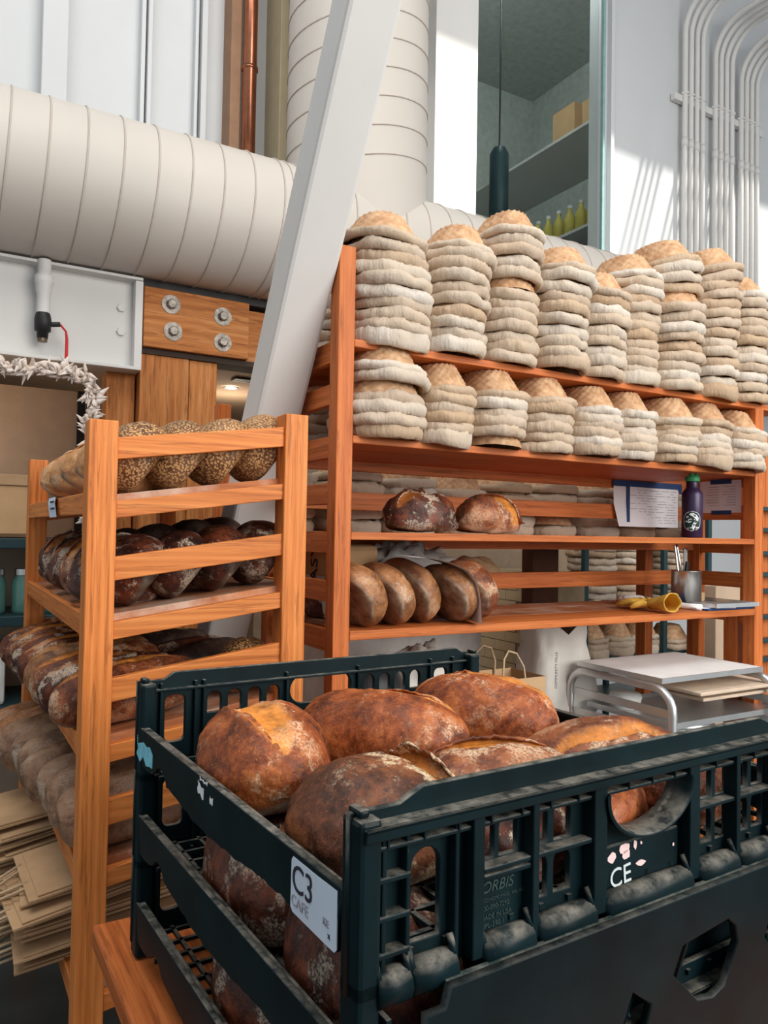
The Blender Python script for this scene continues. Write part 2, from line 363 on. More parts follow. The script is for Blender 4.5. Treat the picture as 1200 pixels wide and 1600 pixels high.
# big pane and the dim store room behind it
wn = struct('window_1', MB().box(3.31, 4.72, 4.62, 4.635, 2.9, 8), M['glass'], label='tall tinted pane above the proofing baskets')
struct('wall_store', MB().box(2.6, 6.5, 7.4, 7.5, 2.6, 8).box(6.4, 6.5, 4.76, 7.4, 2.6, 8).box(2.55, 2.65, 4.76, 7.4, 2.6, 8), plain('store_wall', (.50, .53, .50), .8), label='grey green wall of the store room behind the pane')
struct('floor_store', MB().box(2.6, 6.5, 4.76, 7.5, 2.5, 2.6), plain('store_floor', (.45, .47, .45), .8), label='floor of the store room behind the pane')
struct('ceiling_store', MB().box(2.6, 6.5, 4.76, 7.5, 7.0, 7.1), plain('store_ceiling', (.5, .52, .5), .8), label='ceiling of the store room behind the pane')
for i, z in enumerate((3.75, 4.35, 5.3)):
    s = thing('store_shelf', ('lowest', 'middle', 'topmost')[i] + ' shelf behind the tinted pane', 'shelf', (5.4, 6.0, z), group='shelves behind the pane')
    lpart('board', MB().box(-.35, .45, -1.1, 1.2, -.03, 0), M['white_paint'], s, bev=.004)
    for yy in (-1.0, 1.1): lpart('bracket', MB().obox((.1, yy, -.12), (.3, 0, .09), (0, .015, 0), (-.006, 0, .02)), M['steel'], s)
for i, yy in enumerate((5.15, 5.3, 5.45, 5.6, 5.75, 5.9)):
    b = thing('yellow_bottle', ordinal(i) + ' yellow bottle from the front on the shelf behind the pane', 'bottle', (5.2, yy, 4.35), group='yellow bottles behind the pane')
    lpart('body', MB().lathe([(0, 0), (.055, 0), (.055, .2), (.02, .27), (.02, .3), (0, .3)], n=14), plain('yellow_bottle_%d' % i, (.62, .52, .12), .4), b, smooth=True)
    lpart('cap', MB().lathe([(.023, .3), (.023, .33), (0, .33)], n=12), M['pail'], b)
for i, (yy, h, z) in enumerate(((5.1, .28, 5.3), (5.5, .34, 5.3), (5.25, .22, 3.75), (5.7, .26, 3.75))):
    b = thing('storage_box', ('low cardboard box on the top shelf behind the pane', 'tall cardboard box on the top shelf behind the pane', 'front dark box on the lowest shelf behind the pane', 'rear dark box on the lowest shelf behind the pane')[i], 'box', (5.35, yy, z), group='boxes behind the pane')
    lpart('carton', MB().box(-.2, .2, -.15, .15, 0, h), M['cardboard'] if i < 2 else M['dark_teal'], b, bev=.004)
    lpart('lid_flap', MB().box(-.2, .0, -.15, .15, h, h + .006), M['kraft'] if i < 2 else M['black'], b)
d = thing('pendant_lamp', 'hanging tube lamp behind the tinted pane', 'lamp', (4.45, 5.6, 4.6))
lpart('cord', MB().tube([(0, 0, .5), (0, 0, 2.4)], .008, 8), M['black'], d)
lpart('shade', MB().lathe([(.06, .5), (.09, .44), (.09, -.4), (.08, -.4), (.08, .42)], n=20), M['dark_teal'], d, smooth=True)

lamp('POINT', 'store_fill_light', (4.3, 5.0, 6.85), (4.3, 5.6, 0), 42, (.95, 1.0, .98), shadow_soft_size=.1)  # unseen fill added to brighten the room behind the pane
# spiral ducts
def duct_mesh(c, r, h0, h1, axis, pitch, lean, n=64):
    o = MB(); prof = []
    h = h0
    prof.append((r, h0)); prof.append((r, h1)); o.lathe(prof, c, n, axis); return o
dc = thing('horizontal_duct', 'big cream spiral duct running across the wall', 'duct', (0, 3.89, 3.12))
wpart('duct_tube', duct_mesh((0, 3.89, 3.12), .36, -3.0, 9.0, 'x', .15, 0), M['cream_paint'], dc, smooth=True)
k = 0; x = -.4
while x < 4.6:
    pts = [(x + .02 * math.sin(t), 3.89 + .362 * math.cos(t), 3.12 + .362 * math.sin(t)) for t in [2 * math.pi * j / 56 for j in range(56)]]
    wpart('seam', MB().tube(pts, .0042, 6, True), M['seam'], dc, smooth=True); x += .155 if not (1.40 < x < 1.52) else .05
vd = thing('upright_duct', 'wide cream spiral duct rising behind the leaning column', 'duct', (2.08, 3.95, 3.2))
wpart('duct_tube', MB().lathe([(.41, -.1), (.41, 5)], (2.08, 3.95, 3.2), 56), M['cream_paint'], vd, smooth=True)
for j in range(16):
    z = 3.55 + .16 * j
    pts = [(2.08 + .412 * math.cos(t), 3.95 + .412 * math.sin(t), z + .08 * math.cos(t)) for t in [2 * math.pi * q / 48 for q in range(48)]]
    wpart('seam', MB().tube(pts, .0042, 6, True), M['seam'], vd, smooth=True)
# copper pipe
cp = thing('copper_pipe', 'shiny copper pipe standing against the panelled wall', 'pipe', (1.58, 4.42, 2.8))
lpart('pipe', MB().tube([(0, 0, 0), (0, 0, 5)], .042, 20), M['copper'], cp, smooth=True)
for z in (.45, 1.5): lpart('clamp', MB().tube([(0, 0, z), (0, 0, z + .02)], .05, 20), M['copper'], cp, smooth=True)
# conduits: up the wall, over a strut, then out towards the room
xs = [5.70, 5.78, 5.86, 5.94, 6.12, 6.20, 6.28, 6.36, 6.50, 6.58, 6.66, 6.74]
for i, x in enumerate(xs):
    zb = 5.95 + (.10 if i < 4 else .0 if i < 8 else -.1); rb = .28; y = 4.53; hz = zb + rb
    path = [(x, y, 2.5), (x, y, zb - .4), (x, y, zb)] + [(x, y - rb + rb * math.cos(R(a)), zb + rb * math.sin(R(a))) for a in range(10, 91, 10)] + [(x, y - 1.5, hz), (x, y - 4.0, hz)]
    c = thing('conduit', ordinal(i) + ' white conduit from the left in the bank bending off the wall', 'conduit', (x, y, 2.5), group='white conduits on the right wall')
    wpart('conduit_tube', MB().tube(path, .024, 10), M['white_paint'], c, smooth=True)
    for z in (5.0,): wpart('coupling', MB().tube([(x, y, z), (x, y, z + .08)], .029, 10), M['white_paint'], c, smooth=True)
st = thing('strut_bracket', 'white strut bracket across the bank of conduits', 'bracket', (6.2, 4.56, 5.45))
lpart('strut', MB().box(-.62, .65, -.02, .03, -.04, .02), M['white_paint'], st, bev=.004)
for x in xs: lpart('strap', MB().tube([(x - 6.2 - .035, -.02, .03), (x - 6.2, -.065, .03), (x - 6.2 + .035, -.02, .03)], .009, 6), M['white_paint'], st)

# leaning steel column, passing between the bread rack and the basket shelving
Pu, Pl = Vector((.968, 1.599, 2.82)), Vector((.940, 2.27, 1.56)); dv = (Pl - Pu).normalized()
ptop, pbot = Pu - dv * 2.6, Pl + dv * (Pl.z / -dv.z)
ax = Vector((-1, 0, 0)); ax = (ax - dv * ax.dot(dv)).normalized(); ay = dv.cross(ax).normalized()
if ay.y < 0: ay = -ay
wx, wy = .1425, .12
lc = thing('leaning_column', 'thick white steel column leaning across the ducts', 'column', tuple(pbot))
wpart('column_shaft', MB().obox((ptop + pbot) / 2 + ax * wx / 2 + ay * wy / 2, ax * wx / 2, ay * wy / 2, dv * ((pbot - ptop).length / 2)), M['white_paint'], lc, bev=.012)
wpart('base_plate', MB().box(pbot.x - .2, pbot.x + .06, pbot.y - .06, pbot.y + .2, 0, .02), M['white_paint'], lc, bev=.004)

# white steel beam, timber beam, timber posts
sb = thing('steel_beam', 'white painted steel beam under the duct at left', 'beam', (-1, 4.0, 2.29))
wpart('web', MB().box(-3, .865, 3.97, 3.99, 2.30, 2.74), M['white_paint'], sb)
wpart('flange', MB().box(-3, .865, 3.90, 4.06, 2.285, 2.302), M['white_paint'], sb, bev=.003)
wpart('flange', MB().box(-3, .865, 3.90, 4.06, 2.735, 2.75), M['white_paint'], sb, bev=.003)
wpart('end_plate', MB().box(.83, .868, 3.91, 3.975, 2.302, 2.735), M['white_paint'], sb, bev=.003)
for z in (2.48, 2.60): wpart('bolt_head', MB().lathe([(0, -.014), (.02, -.014), (.022, 0)], (.775, 3.97, z), 6, 'y'), M['white_paint'], sb)
tb = thing('timber_beam', 'old orange timber beam with four sunk bolts', 'beam', (1.2, 4.0, 2.40))
wpart('beam_block', MB().box(.875, 1.43, 3.92, 4.12, 2.415, 2.72), M['old_x'], tb, bev=.006)
wpart('beam_end', MB().box(1.43, 1.75, 3.98, 4.12, 2.40, 2.70), M['old_x'], tb, bev=.006)
wpart('under_board', MB().box(.875, 1.75, 3.95, 4.12, 2.385, 2.413), plain('dark_board', (.06, .04, .03), .8), tb)  # thin dark strip below the beam block
wpart('top_board', MB().box(.875, 1.75, 3.955, 4.12, 2.722, 2.79), plain('black_board', (.05, .05, .05), .8), tb)
for x, z in ((1.01, 2.645), (1.282, 2.625), (1.023, 2.508), (1.285, 2.488)):
    b = wpart('washer', MB().lathe([(.0, -.004), (.048, -.004), (.048, .002)], (x, 3.92, z), 24, 'y'), M['bolt'], tb, smooth=False)
    wpart('bolt_nut', MB().lathe([(0, -.02), (.02, -.02), (.026, -.012), (.026, 0)], (x, 3.915, z), 7, 'y'), M['bolt'], b)
for (x0, x1, y0, y1, z1, lab) in ((.872, 1.122, 3.96, 4.10, 2.385, 'wide timber post board under the bolted beam'), (1.126, 1.275, 3.97, 4.10, 2.385, 'narrow timber post board under the bolted beam'), (.722, .862, 4.02, 4.14, 2.285, 'grey weathered timber post beside the shell garland')):
    o = struct('trim_%d' % (n_trim + 1), MB().box(x0, x1, y0, y1, 0, z1), M['old_z'], bev=.004, label=lab); n_trim += 1
# warm lamp in the room beyond
dl = thing('recessed_lamp', 'small lit recessed lamp in the beige ceiling', 'lamp', (1.62, 4.75, 2.415))
em = NT('lamp_glow'); em.done((1, .9, .75)); em.b.inputs['Emission Color'].default_value = (1, .86, .66, 1); em.b.inputs['Emission Strength'].default_value = 12
lpart('lens', MB().lathe([(0, -.004), (.035, -.004), (.035, 0)], n=20), em.m, dl); lpart('ring', MB().lathe([(.036, -.004), (.05, -.006), (.052, .0)], n=24), M['white_paint'], dl)
for nm, loc, e in (('room_lamp_light', (1.7, 5.0, 2.2), 5), ('room_lamp_light', (.0, 4.5, 2.2), 3.0)):
    lamp('POINT', nm, loc, (loc[0], loc[1], 0), e, (1, .82, .62), shadow_soft_size=.15)
vt = thing('ceiling_vent', 'dark vent slot in the beige ceiling', 'vent', (1.63, 4.45, 2.415))
lpart('slot', MB().box(-.1, .1, -.05, .05, -.006, 0), M['black'], vt)
for q in range(4): lpart('louvre', MB().box(-.1, .1, -.045 + q * .025, -.035 + q * .025, -.01, -.005), M['dark_teal'], vt)
hp = thing('beige_panel', 'big plain beige hood panel seen through the garlanded opening', 'panel', (.0, 5.0, 1.42))
wpart('panel_sheet', MB().box(-2.2, .735, 5.0, 5.05, 1.2, 2.33), M['beige'], hp, bev=.004)
wpart('gap_shade_strip', MB().box(.735, .775, 4.98, 5.05, 0, 2.33), M['black'], hp)  # black strip stands for the shaded gap beside the panel

# valve under the duct
vv = thing('drain_valve', 'pipe stub with black valve and red lever on the beam', 'valve', (.41, 3.90, 2.5))
lpart('stub_pipe', MB().lathe([(.03, .25), (.03, .18), (.042, .175), (.042, .14), (.036, .13), (.036, .10), (.03, .09), (.03, .0)], n=18), M['white_paint'], vv, smooth=True)
lpart('valve_body', MB().lathe([(0, -.12), (.024, -.12), (.026, -.09), (.036, -.085), (.038, -.03), (.034, -.01), (.03, .0)], n=16), M['black'], vv, smooth=True)
lpart('valve_outlet', MB().lathe([(.0, -.135), (.022, -.135), (.022, -.12)], n=14), M['brass'], vv)
lpart('valve_stem', MB().tube([(.03, 0, -.05), (.075, -.01, -.045)], .012, 10), M['black'], vv)
lpart('lever', MB().tube([(.075, -.01, -.045), (.10, -.012, -.075), (.105, -.012, -.11), (.105, -.012, -.20)], [.005, .005, .007, .008], 8), M['red'], vv)

# shell garland round the opening
sg = thing('shell_garland', 'garland of white pointed shells round the dark opening', 'garland', (.3, 3.9, 2.22))
cordp = [(-.6 + .05 * i, 3.90, 2.235 + .008 * math.sin(i)) for i in range(24)] + [(.60, 3.9, 2.22), (.63, 3.9, 2.17)] + [(.635 + .01 * math.sin(i * 2), 3.9, 2.13 - .06 * i) for i in range(12)]
wpart('cord', MB().tube(cordp, .012, 8), M['twine'], sg)
shm = []
for q in range(5):
    b = MB(); pr = [(0, -.01), (.010, -.005), (.014, .008), (.011, .02), (.007, .035), (.003, .05), (0, .058)]
    P = []
    for r, h in pr: P.append([(r * 1.0 * math.cos(2 * math.pi * j / 8) * (1 + .15 * random.random()), r * .7 * math.sin(2 * math.pi * j / 8), h) for j in range(9)])
    b.grid(P); shm.append(b.mesh('shell', True)); shm[-1].materials.append(M['shell'])
Pc = [Vector(p) for p in cordp]; acc = 0
for i in range(len(Pc) - 1):
    if Pc[i].x < .05: continue
    for q in range(15):
        t = random.random(); p = Pc[i].lerp(Pc[i + 1], t) + Vector((random.uniform(-.03, .03), random.uniform(-.035, .01), random.uniform(-.03, .028)))
        s = random.uniform(.65, 1.15)
        o = link('shell', random.choice(shm), None, sg, p - OFF[sg], (random.uniform(-1, 1) + R(150) * random.choice((0, 1)), random.uniform(-2.2, 2.2), random.uniform(0, 6)), (s, s, s))

# things on the counter at the far left
cb = thing('cardboard_carton', 'tan cardboard carton on the counter behind the bread rack', 'box', (.2, 4.3, 1.46))
wpart('carton', MB().box(-.3, .47, 4.2, 4.6, 1.46, 1.70), M['cardboard'], cb, bev=.004); wpart('lid', MB().box(-.31, .48, 4.19, 4.61, 1.70, 1.755), M['kraft'], cb, bev=.004)
ct = thing('steel_counter', 'dark teal edged counter shelving behind the bread rack', 'counter', (.1, 4.3, 0))
for z in (1.44, 1.06, .62): wpart('shelf_board', MB().box(-1.0, .62, 4.15, 4.7, z - .05, z), M['dark_teal'], ct, bev=.004)
wpart('back_panel', MB().box(-1.0, .62, 4.7, 4.72, .0, 1.4), M['beige'], ct)
for x in (-.9, .58): wpart('upright', MB().box(x, x + .03, 4.16, 4.69, 0, 1.39), M['dark_teal'], ct)
for i in range(4):
    j = thing('glass_jar', ordinal(i) + ' green glass jar from the left on the counter shelving', 'jar', (.12 + .14 * i, 4.28, 1.06), group='green jars on the counter')
    lpart('jar_body', MB().lathe([(0, 0), (.055, 0), (.058, .02), (.058, .16), (.045, .19), (.045, .2)], n=20), M['jar'], j, smooth=True)
    lpart('lid', MB().lathe([(.05, .195), (.05, .225), (0, .225)], n=20), M['steel'], j)
wb = thing('white_tub', 'white storage tub on the lower counter shelf', 'tub', (.2, 4.35, .62))
lpart('tub_body', MB().box(-.25, .12, -.15, .2, 0, .26), M['pail'], wb, bev=.02); lpart('lid', MB().box(-.26, .13, -.16, .21, .26, .28), M['pail'], wb, bev=.005)
# ------------------------------------------------------------------ tall orange shelving with the baskets
SH = dict(low=1.222, mid=1.50, up=1.772, top=2.045)
rk = thing('basket_shelving', 'tall orange wooden shelving loaded with proofing baskets', 'shelving', (1.9, 2.15, 0))
for (x0, x1, y0, y1, z1) in ((.955, 1.007, 1.903, 1.955, 2.305), (.955, 1.007, 2.39, 2.442, 2.305), (2.833, 2.887, 1.903, 1.958, 2.03), (3.11, 3.165, 2.39, 2.442, 2.03), (2.840, 2.887, 1.985, 2.05, 1.19), (2.845, 2.885, 2.172, 2.205, 1.75)):
    wpart('post', MB().box(x0, x1, y0, y1, 0, z1), M['wood_z'], rk, bev=.003)
for nm, z in SH.items():
    xe = 2.832 if nm != 'top' else 3.05
    if nm == 'low':   # planks
        for y0, y1 in ((1.903, 2.07), (2.072, 2.24), (2.242, 2.40)): wpart('shelf_plank', MB().box(1.008, 2.832, y0, y1, z - .026, z), M['shelf'] if y0 > 1.95 else M['wood_x'], rk, bev=.002)
    else:
        for y0, y1 in ((1.905, 2.075), (2.077, 2.24), (2.242, 2.40)): wpart('shelf_plank', MB().box(1.008, xe, y0, y1, z - .022, z), M['wood_x'], rk, bev=.002)
    wpart('back_rail', MB().box(1.008, 3.11, 2.395, 2.415, z - .058, z - .002), M['wood_x'], rk, bev=.002)
    for x, ye in ((.965, 2.389), (2.85, 2.17)): wpart('side_rail', MB().box(x, x + .022, 1.957, ye, z - .062, z - .001 if x > 2 else z), M['wood_y'], rk, bev=.002)
for z in (1.285, 1.578):
    wpart('back_rail', MB().box(1.008, 3.11, 2.40, 2.42, z, z + .063), M['wood_x'], rk, bev=.002)
for z in (1.30, 1.578, 1.862):
    for x, ye in ((.965, 2.389), (2.85, 2.17)):
        wpart('side_rail', MB().box(x, x + .022, 1.957, ye, z, z + .06), M['wood_y'], rk, bev=.002)
r3 = thing('rear_shelving', 'orange wooden shelving standing behind the basket shelving', 'shelving', (2.0, 2.7, 0))
wpart('post', MB().box(3.006, 3.06, 2.6, 2.66, 0, 1.5), M['wood_z'], r3, bev=.003)
wpart('post', MB().box(.955, 1.01, 2.95, 3.0, 0, 2.0), M['wood_z'], r3, bev=.003)
wpart('shelf_board', MB().box(1.0, 3.06, 2.46, 2.95, 1.47, 1.498), M['wood_x'], r3, bev=.003)
rr = thing('side_shelving', 'orange shelving with dark slats at the right edge', 'shelving', (3.2, 2.1, 0))
for (x0, y0) in ((3.02, 2.05), (3.5, 2.05)): wpart('post', MB().box(x0, x0 + .2, y0, y0 + .05, 0, 1.95), M['wood_z'], rr, bev=.003)
for z in (.98, 1.06, 1.16, 1.27, 1.34, 1.43, 1.53, 1.62): wpart('slat', MB().box(3.0, 3.6, 2.0, 2.04, z, z + .018), M['dark_teal'], rr, bev=.002)

# ------------------------------------------------------------------ proofing baskets
def basket_mesh(seed, A=.098, B=.148, H=.104, n=128, rows=11):
    P = []; st = 44
    for j in range(rows * 2 + 1):
        t = j / (rows * 2)
        if t < .72: q = t / .72; r = 1 - .40 * q ** 1.2; z = H * (.90 * q ** .9)
        else: q = (t - .72) / .28; r = .60 * math.cos(q * math.pi / 2) ** .8 if q < 1 else 0.0; z = H * (.90 + .10 * math.sin(q * math.pi / 2) ** .9)
        row = []
        for i in range(n + 1):
            a = 2 * math.pi * (i % n) / n
            wv = math.cos(st * a / 2 + math.pi * (j // 2)) * (1 if j % 2 else -.35) * .0030 * min(1, r * 1.6)
            e = 2.4; ca, sa = math.cos(a), math.sin(a)
            den = (abs(ca) ** e + abs(sa) ** e) ** (1 / e)
            x = A * r * ca / den; y = B * r * sa / den; l = math.hypot(x, y) + 1e-6
            nz = noise.noise(Vector((x * 9 + seed, y * 9, z * 9))) * .004
            row.append((x * (1 + wv / l if l > .01 else 1) * (1 + nz * 4), y * (1 + wv / l if l > .01 else 1) * (1 + nz * 4), z + nz + (wv * .6 if t > .7 else 0)))
        P.append(row)
    me = MB().grid(P).mesh('wicker_basket', True); me.materials.append(M['wicker']); return me
def liner_mesh(seed, A=.103, B=.153, th=.038, n=96, droop=0.0):
    prof = [(-.012, .010), (-.004, -.001), (.006, .000), (.0115, .008), (.0135, .017), (.0115, .026), (.006, .033), (-.003, .0375), (-.011, .037), (-.016, .032)]
    P = []
    for (o, z) in prof:
        row = []
        for i in range(n + 1):
            a = 2 * math.pi * (i % n) / n; ca, sa = math.cos(a), math.sin(a); e = 2.4
            den = (abs(ca) ** e + abs(sa) ** e) ** (1 / e); x = A * ca / den; y = B * sa / den; l = math.hypot(x, y)
            w1 = noise.noise(Vector((ca * 2.2 + seed * 3.1, sa * 2.2, z * 8))) * .009
            w2 = noise.noise(Vector((ca * 9 + seed, sa * 9, z * 30 + 5))) * .0035
            w3 = noise.noise(Vector((math.cos(a + z * 14) * 22, math.sin(a + z * 14) * 22, seed))) * .0042
            k = (o + (w1 + w2 + w3) * (.6 + z / th)) / l
            zz = z * th / .038 * (1 + .22 * noise.noise(Vector((ca * 1.7, sa * 1.7 + seed * 2.3, 3)))) + noise.noise(Vector((ca * 3 + seed, sa * 3, 9))) * .004
            if droop and sa < -.2: zz -= droop * (-.2 - sa) * max(0, .02 - z) / .02 * (1.2 + ca)
            row.append((x * (1 + k), y * (1 + k), zz))
        P.append(row)
    me = MB().grid(P).mesh('linen_liner', True); me.materials.append(M['linen']); return me
BK = [basket_mesh(i) for i in range(3)]
LN = [liner_mesh(i) for i in range(9)]; LN_BIG = [liner_mesh(20 + i, th=.047) for i in range(6)]; LN_DROOP = [liner_mesh(40 + i, th=.05, droop=.014) for i in range(3)]
NB = 0
def banneton(x, y, z, rz, tx, ty, s, label, group, big=0, droop=False, bare=False, flip=False):
    global NB; NB += 1
    o = thing('proofing_basket', label, 'basket', (x, y, z), (tx, ty, rz), group)
    b = link('wicker_basket', random.choice(BK), None, o, sc=(s[0], s[1], s[2]))
    if flip: b.rotation_euler = (math.pi, 0, 0); b.location = (0, 0, .075 * s[2])
    if not bare: link('linen_liner', random.choice(LN_DROOP if droop else LN_BIG if big else LN), None, o, sc=(s[0], s[1], 1.0))
    return o
def stack(x, y, z, n, pitch, sx, group, where, lean=(0, 0), tilt=0.0, topt=0.0, big=0, sy=1.0, bares=(), flipb=False, dup=None):
    """n inverted lined baskets nested in a pile; lean drifts the pile, tilt leans each one"""
    zz = z
    for i in range(n):
        f = i / max(1, n - 1); fromtop = n - 1 - i
        lab = ('topmost' if fromtop == 0 else 'bottom' if i == 0 and n > 2 else ordinal(fromtop)) + (' lined basket in ' if fromtop == 0 or (i == 0 and n > 2) else ' lined basket from top in ') + where
        s = sx * random.uniform(.97, 1.04)
        banneton(x + lean[0] * f * f + random.uniform(-.005, .005), y + lean[1] * f + random.uniform(-.01, .006), zz, random.uniform(-.08, .08) + (math.pi if random.random() < .5 else 0),
                 random.uniform(-.02, .02), 0, (s, sy * random.uniform(.97, 1.03), 1.0), lab, group, big, droop=(i == 0 and random.random() < .6), bare=(i in bares), flip=(flipb and i == 0))
        o = bpy.data.objects[-1] if False else None
        last = LASTB[0]
        if fromtop == 0:
            for ch in last.children: ch.scale = (ch.scale[0], ch.scale[1], ch.scale[2] * (1.06 if ch.name.startswith('wicker') else .78))
        last.rotation_euler = (random.uniform(-.03, .03) + .02, (tilt + topt * f * f) + random.uniform(-.03, .03), last.rotation_euler[2])
        if abs(last.rotation_euler[2]) > 1.5: last.rotation_euler[0] *= -1; last.rotation_euler[1] *= -1
        zz += pitch * random.uniform(.92, 1.08)
LASTB = [None]
_b = banneton
def banneton(*a, **k):
    LASTB[0] = _b(*a, **k); return LASTB[0]
random.seed(11)
TOPS = [(1.150, 10, 2.479, 1.18, (-.02, .0), .0, .10), (1.375, 10, 2.503, 1.0, (.035, 0), .03, .10), (1.590, 13, 2.586, .97, (.03, 0), .03, .06), (1.800, 10, 2.516, .95, (.03, 0), .05, .06),
        (1.990, 9, 2.46, .93, (.03, 0), .05, .10), (2.170, 13, 2.572, .97, (.02, 0), .0, .05), (2.385, 14, 2.653, 1.02, (.0, 0), .0, -.12), (2.605, 14, 2.667, 1.0, (.03, 0), -.0, -.16), (2.80, 12, 2.598, .95, (.04, 0), .0, .05)]
TOPS = [(a, n, (h - .03 - 2.045 - .108) / (n - 1), *r) for a, n, h, *r in TOPS]
for i, (x, n, p, sx, lean, tilt, topt) in enumerate(TOPS):
    stack(x, 2.005 + .01 * (i % 3), SH['top'] + .002, n, p, sx, 'proofing baskets piled on the top shelf', ordinal(i) + ' pile from left, top shelf', lean, tilt, topt, bares=((9,) if i == 6 else (n - 6,) if i == 2 else ()))
UPS = [(1.125, 7, .0310, 1.12, 0.0), (1.325, 6, .0285, .93, .0), (1.525, 6, .0285, .97, .02), (1.742, 6, .0305, 1.02, .0), (1.945, 6, .0285, .95, .02), (2.140, 6, .0285, .95, .01), (2.348, 6, .0285, .98, .0), (2.560, 6, .0285, .97, .04), (2.755, 6, .0270, .93, .05)]
for i, (x, n, p, sx, tilt) in enumerate(UPS):
    stack(x, 1.995 + .012 * (i % 2), SH['up'] + .002, n, p, sx, 'proofing baskets piled on the second shelf', ordinal(i) + ' pile from left, second shelf', (.01, 0), tilt, .06 if i in (0, 7, 8) else .0, 0, bares=((4,) if i == 0 else (0,) if i == 2 else ()))
# a second file of piles behind the left post
for i, (z, n, nm) in enumerate(((SH['top'], 8, 'top'), (SH['up'], 4, 'second'))):
    stack(1.13, 2.33, z + .002, n, .034, 1.0, 'baskets behind the left post', 'rear pile by the left post, %s shelf' % nm, (0, 0), 0, 0, 0, sy=.75)
# low piles on the rear shelving, seen past the back rail
for i in range(9):
    x = 1.10 + .255 * i + (.03 if i else 0)
    stack(x, 2.68, 1.50, 5, .0455, 1.12, 'low piles of baskets on the rear shelving', ordinal(i) + ' low pile from left behind the back rail', (0, 0), .0, .0, 1, bares=((1,) if i in (2, 5) else (4,) if i == 3 else ()))

# ------------------------------------------------------------------ wheeled metal rack far behind, with more baskets
mr = thing('metal_rack', 'dark metal rack of white baskets behind the orange shelving', 'rack', (3.6, 3.3, 0))
for x in (3.10, 3.745, 4.15):
    for y in (3.1, 3.55): wpart('upright', MB().box(x, x + .032, y, y + .03, 0, 1.9), M['dark_teal'], mr, bev=.003)
for z in (.55, .82, 1.07, 1.75):
    wpart('tray_shelf', MB().box(3.10, 4.18, 3.12, 3.56, z - .02, z), M['dark_teal'], mr, bev=.002)
for i, x in enumerate((3.29, 3.57, 4.0)):
    stack(x, 3.24, 1.072, 10, .0385, 1.16, 'baskets on the metal rack', ordinal(i) + ' pile from left on metal rack, middle tray', (0, 0), 0, 0, 0, sy=.8)
for i, (x, n) in enumerate(((3.24, 3), (3.46, 3), (3.66, 3), (3.95, 2))):
    stack(x, 3.24, .822, n, .040, 1.05, 'baskets on the metal rack', ordinal(i) + ' pile from left on metal rack, lower tray', (0, 0), 0, 0, 0, sy=.8)

# ------------------------------------------------------------------ slanting bread rack at left
KS, XR = .142, .34
def zs(x, z): return z + KS * (x - XR)
br = thing('bread_rack', 'pale orange wooden bread rack with slanting rails', 'rack', (.53, 2.35, 0))
for (x0, y0, zt) in ((.279, 1.73, 1.733), (.73, 1.73, 1.786), (.279, 2.92, 1.733), (.73, 2.92, 1.786)):
    wpart('post', MB().box(x0, x0 + .061, y0, y0 + .06, 0, zt), M['fir_z'], br, bev=.003)
for z0, z1 in ((1.650, 1.698), (1.385, 1.437), (1.122, 1.173), (.858, .913)):
    wpart('guard_rail', MB().box(.34, .731, 1.738, 1.760, z0, z1, KS, XR), M['fir_x'], br, bev=.002)
    wpart('guard_rail', MB().box(.34, .731, 2.95, 2.972, z0, z1, KS, XR), M['fir_x'], br, bev=.002)
BZ = (1.574, 1.310, 1.046, .779, .516)
for i, z in enumerate(BZ):
    wpart('shelf_rail', MB().box(.34, .731, 1.738, 1.762, z - .053, z - .015, KS, XR), M['fir_x'], br, bev=.002)
    wpart('shelf_rail', MB().box(.34, .731, 2.95, 2.972, z - .053, z - .015, KS, XR), M['fir_x'], br, bev=.002)
    for q in range(3):
        y0 = 1.763 + q * .396
        wpart('shelf_board', MB().box(.300, .772, y0, y0 + .394, z - .018, z, KS, XR), M['shelf'], br, bev=.002)
    wpart('side_rail', MB().box(.281, .299, 1.791, 2.919, z - .046, z + .002), M['fir_y'], br, bev=.002)
    wpart('side_rail', MB().box(.773, .790, 1.791, 2.919, z + .062 - .046, z + .064), M['fir_y'], br, bev=.002)
tg = thing('shelf_ticket', 'small pale blue ticket hanging over the top shelf edge', 'ticket', (.281, 2.31, 1.58))
P = [[(.275 - .004 * (i > 1), 2.22 + .14 * j, 1.579 - .018 * max(0, i - 1) + .0 * j) if i else (.30, 2.22 + .14 * j, 1.582) for j in range(2)] for i in range(5)]
P = [[(p[0], p[1] - .02 * i, p[2]) for p in row] for i, row in enumerate(P)]
wpart('ticket_card', MB().grid(P), M['sign'], tg)
for q, zz in enumerate((1.564, 1.546)):
    wpart('print_line', MB().box(.2695, .2702, 2.19 - .01 * q, 2.27 - .01 * q, zz, zz + .005), M['ink'], tg)
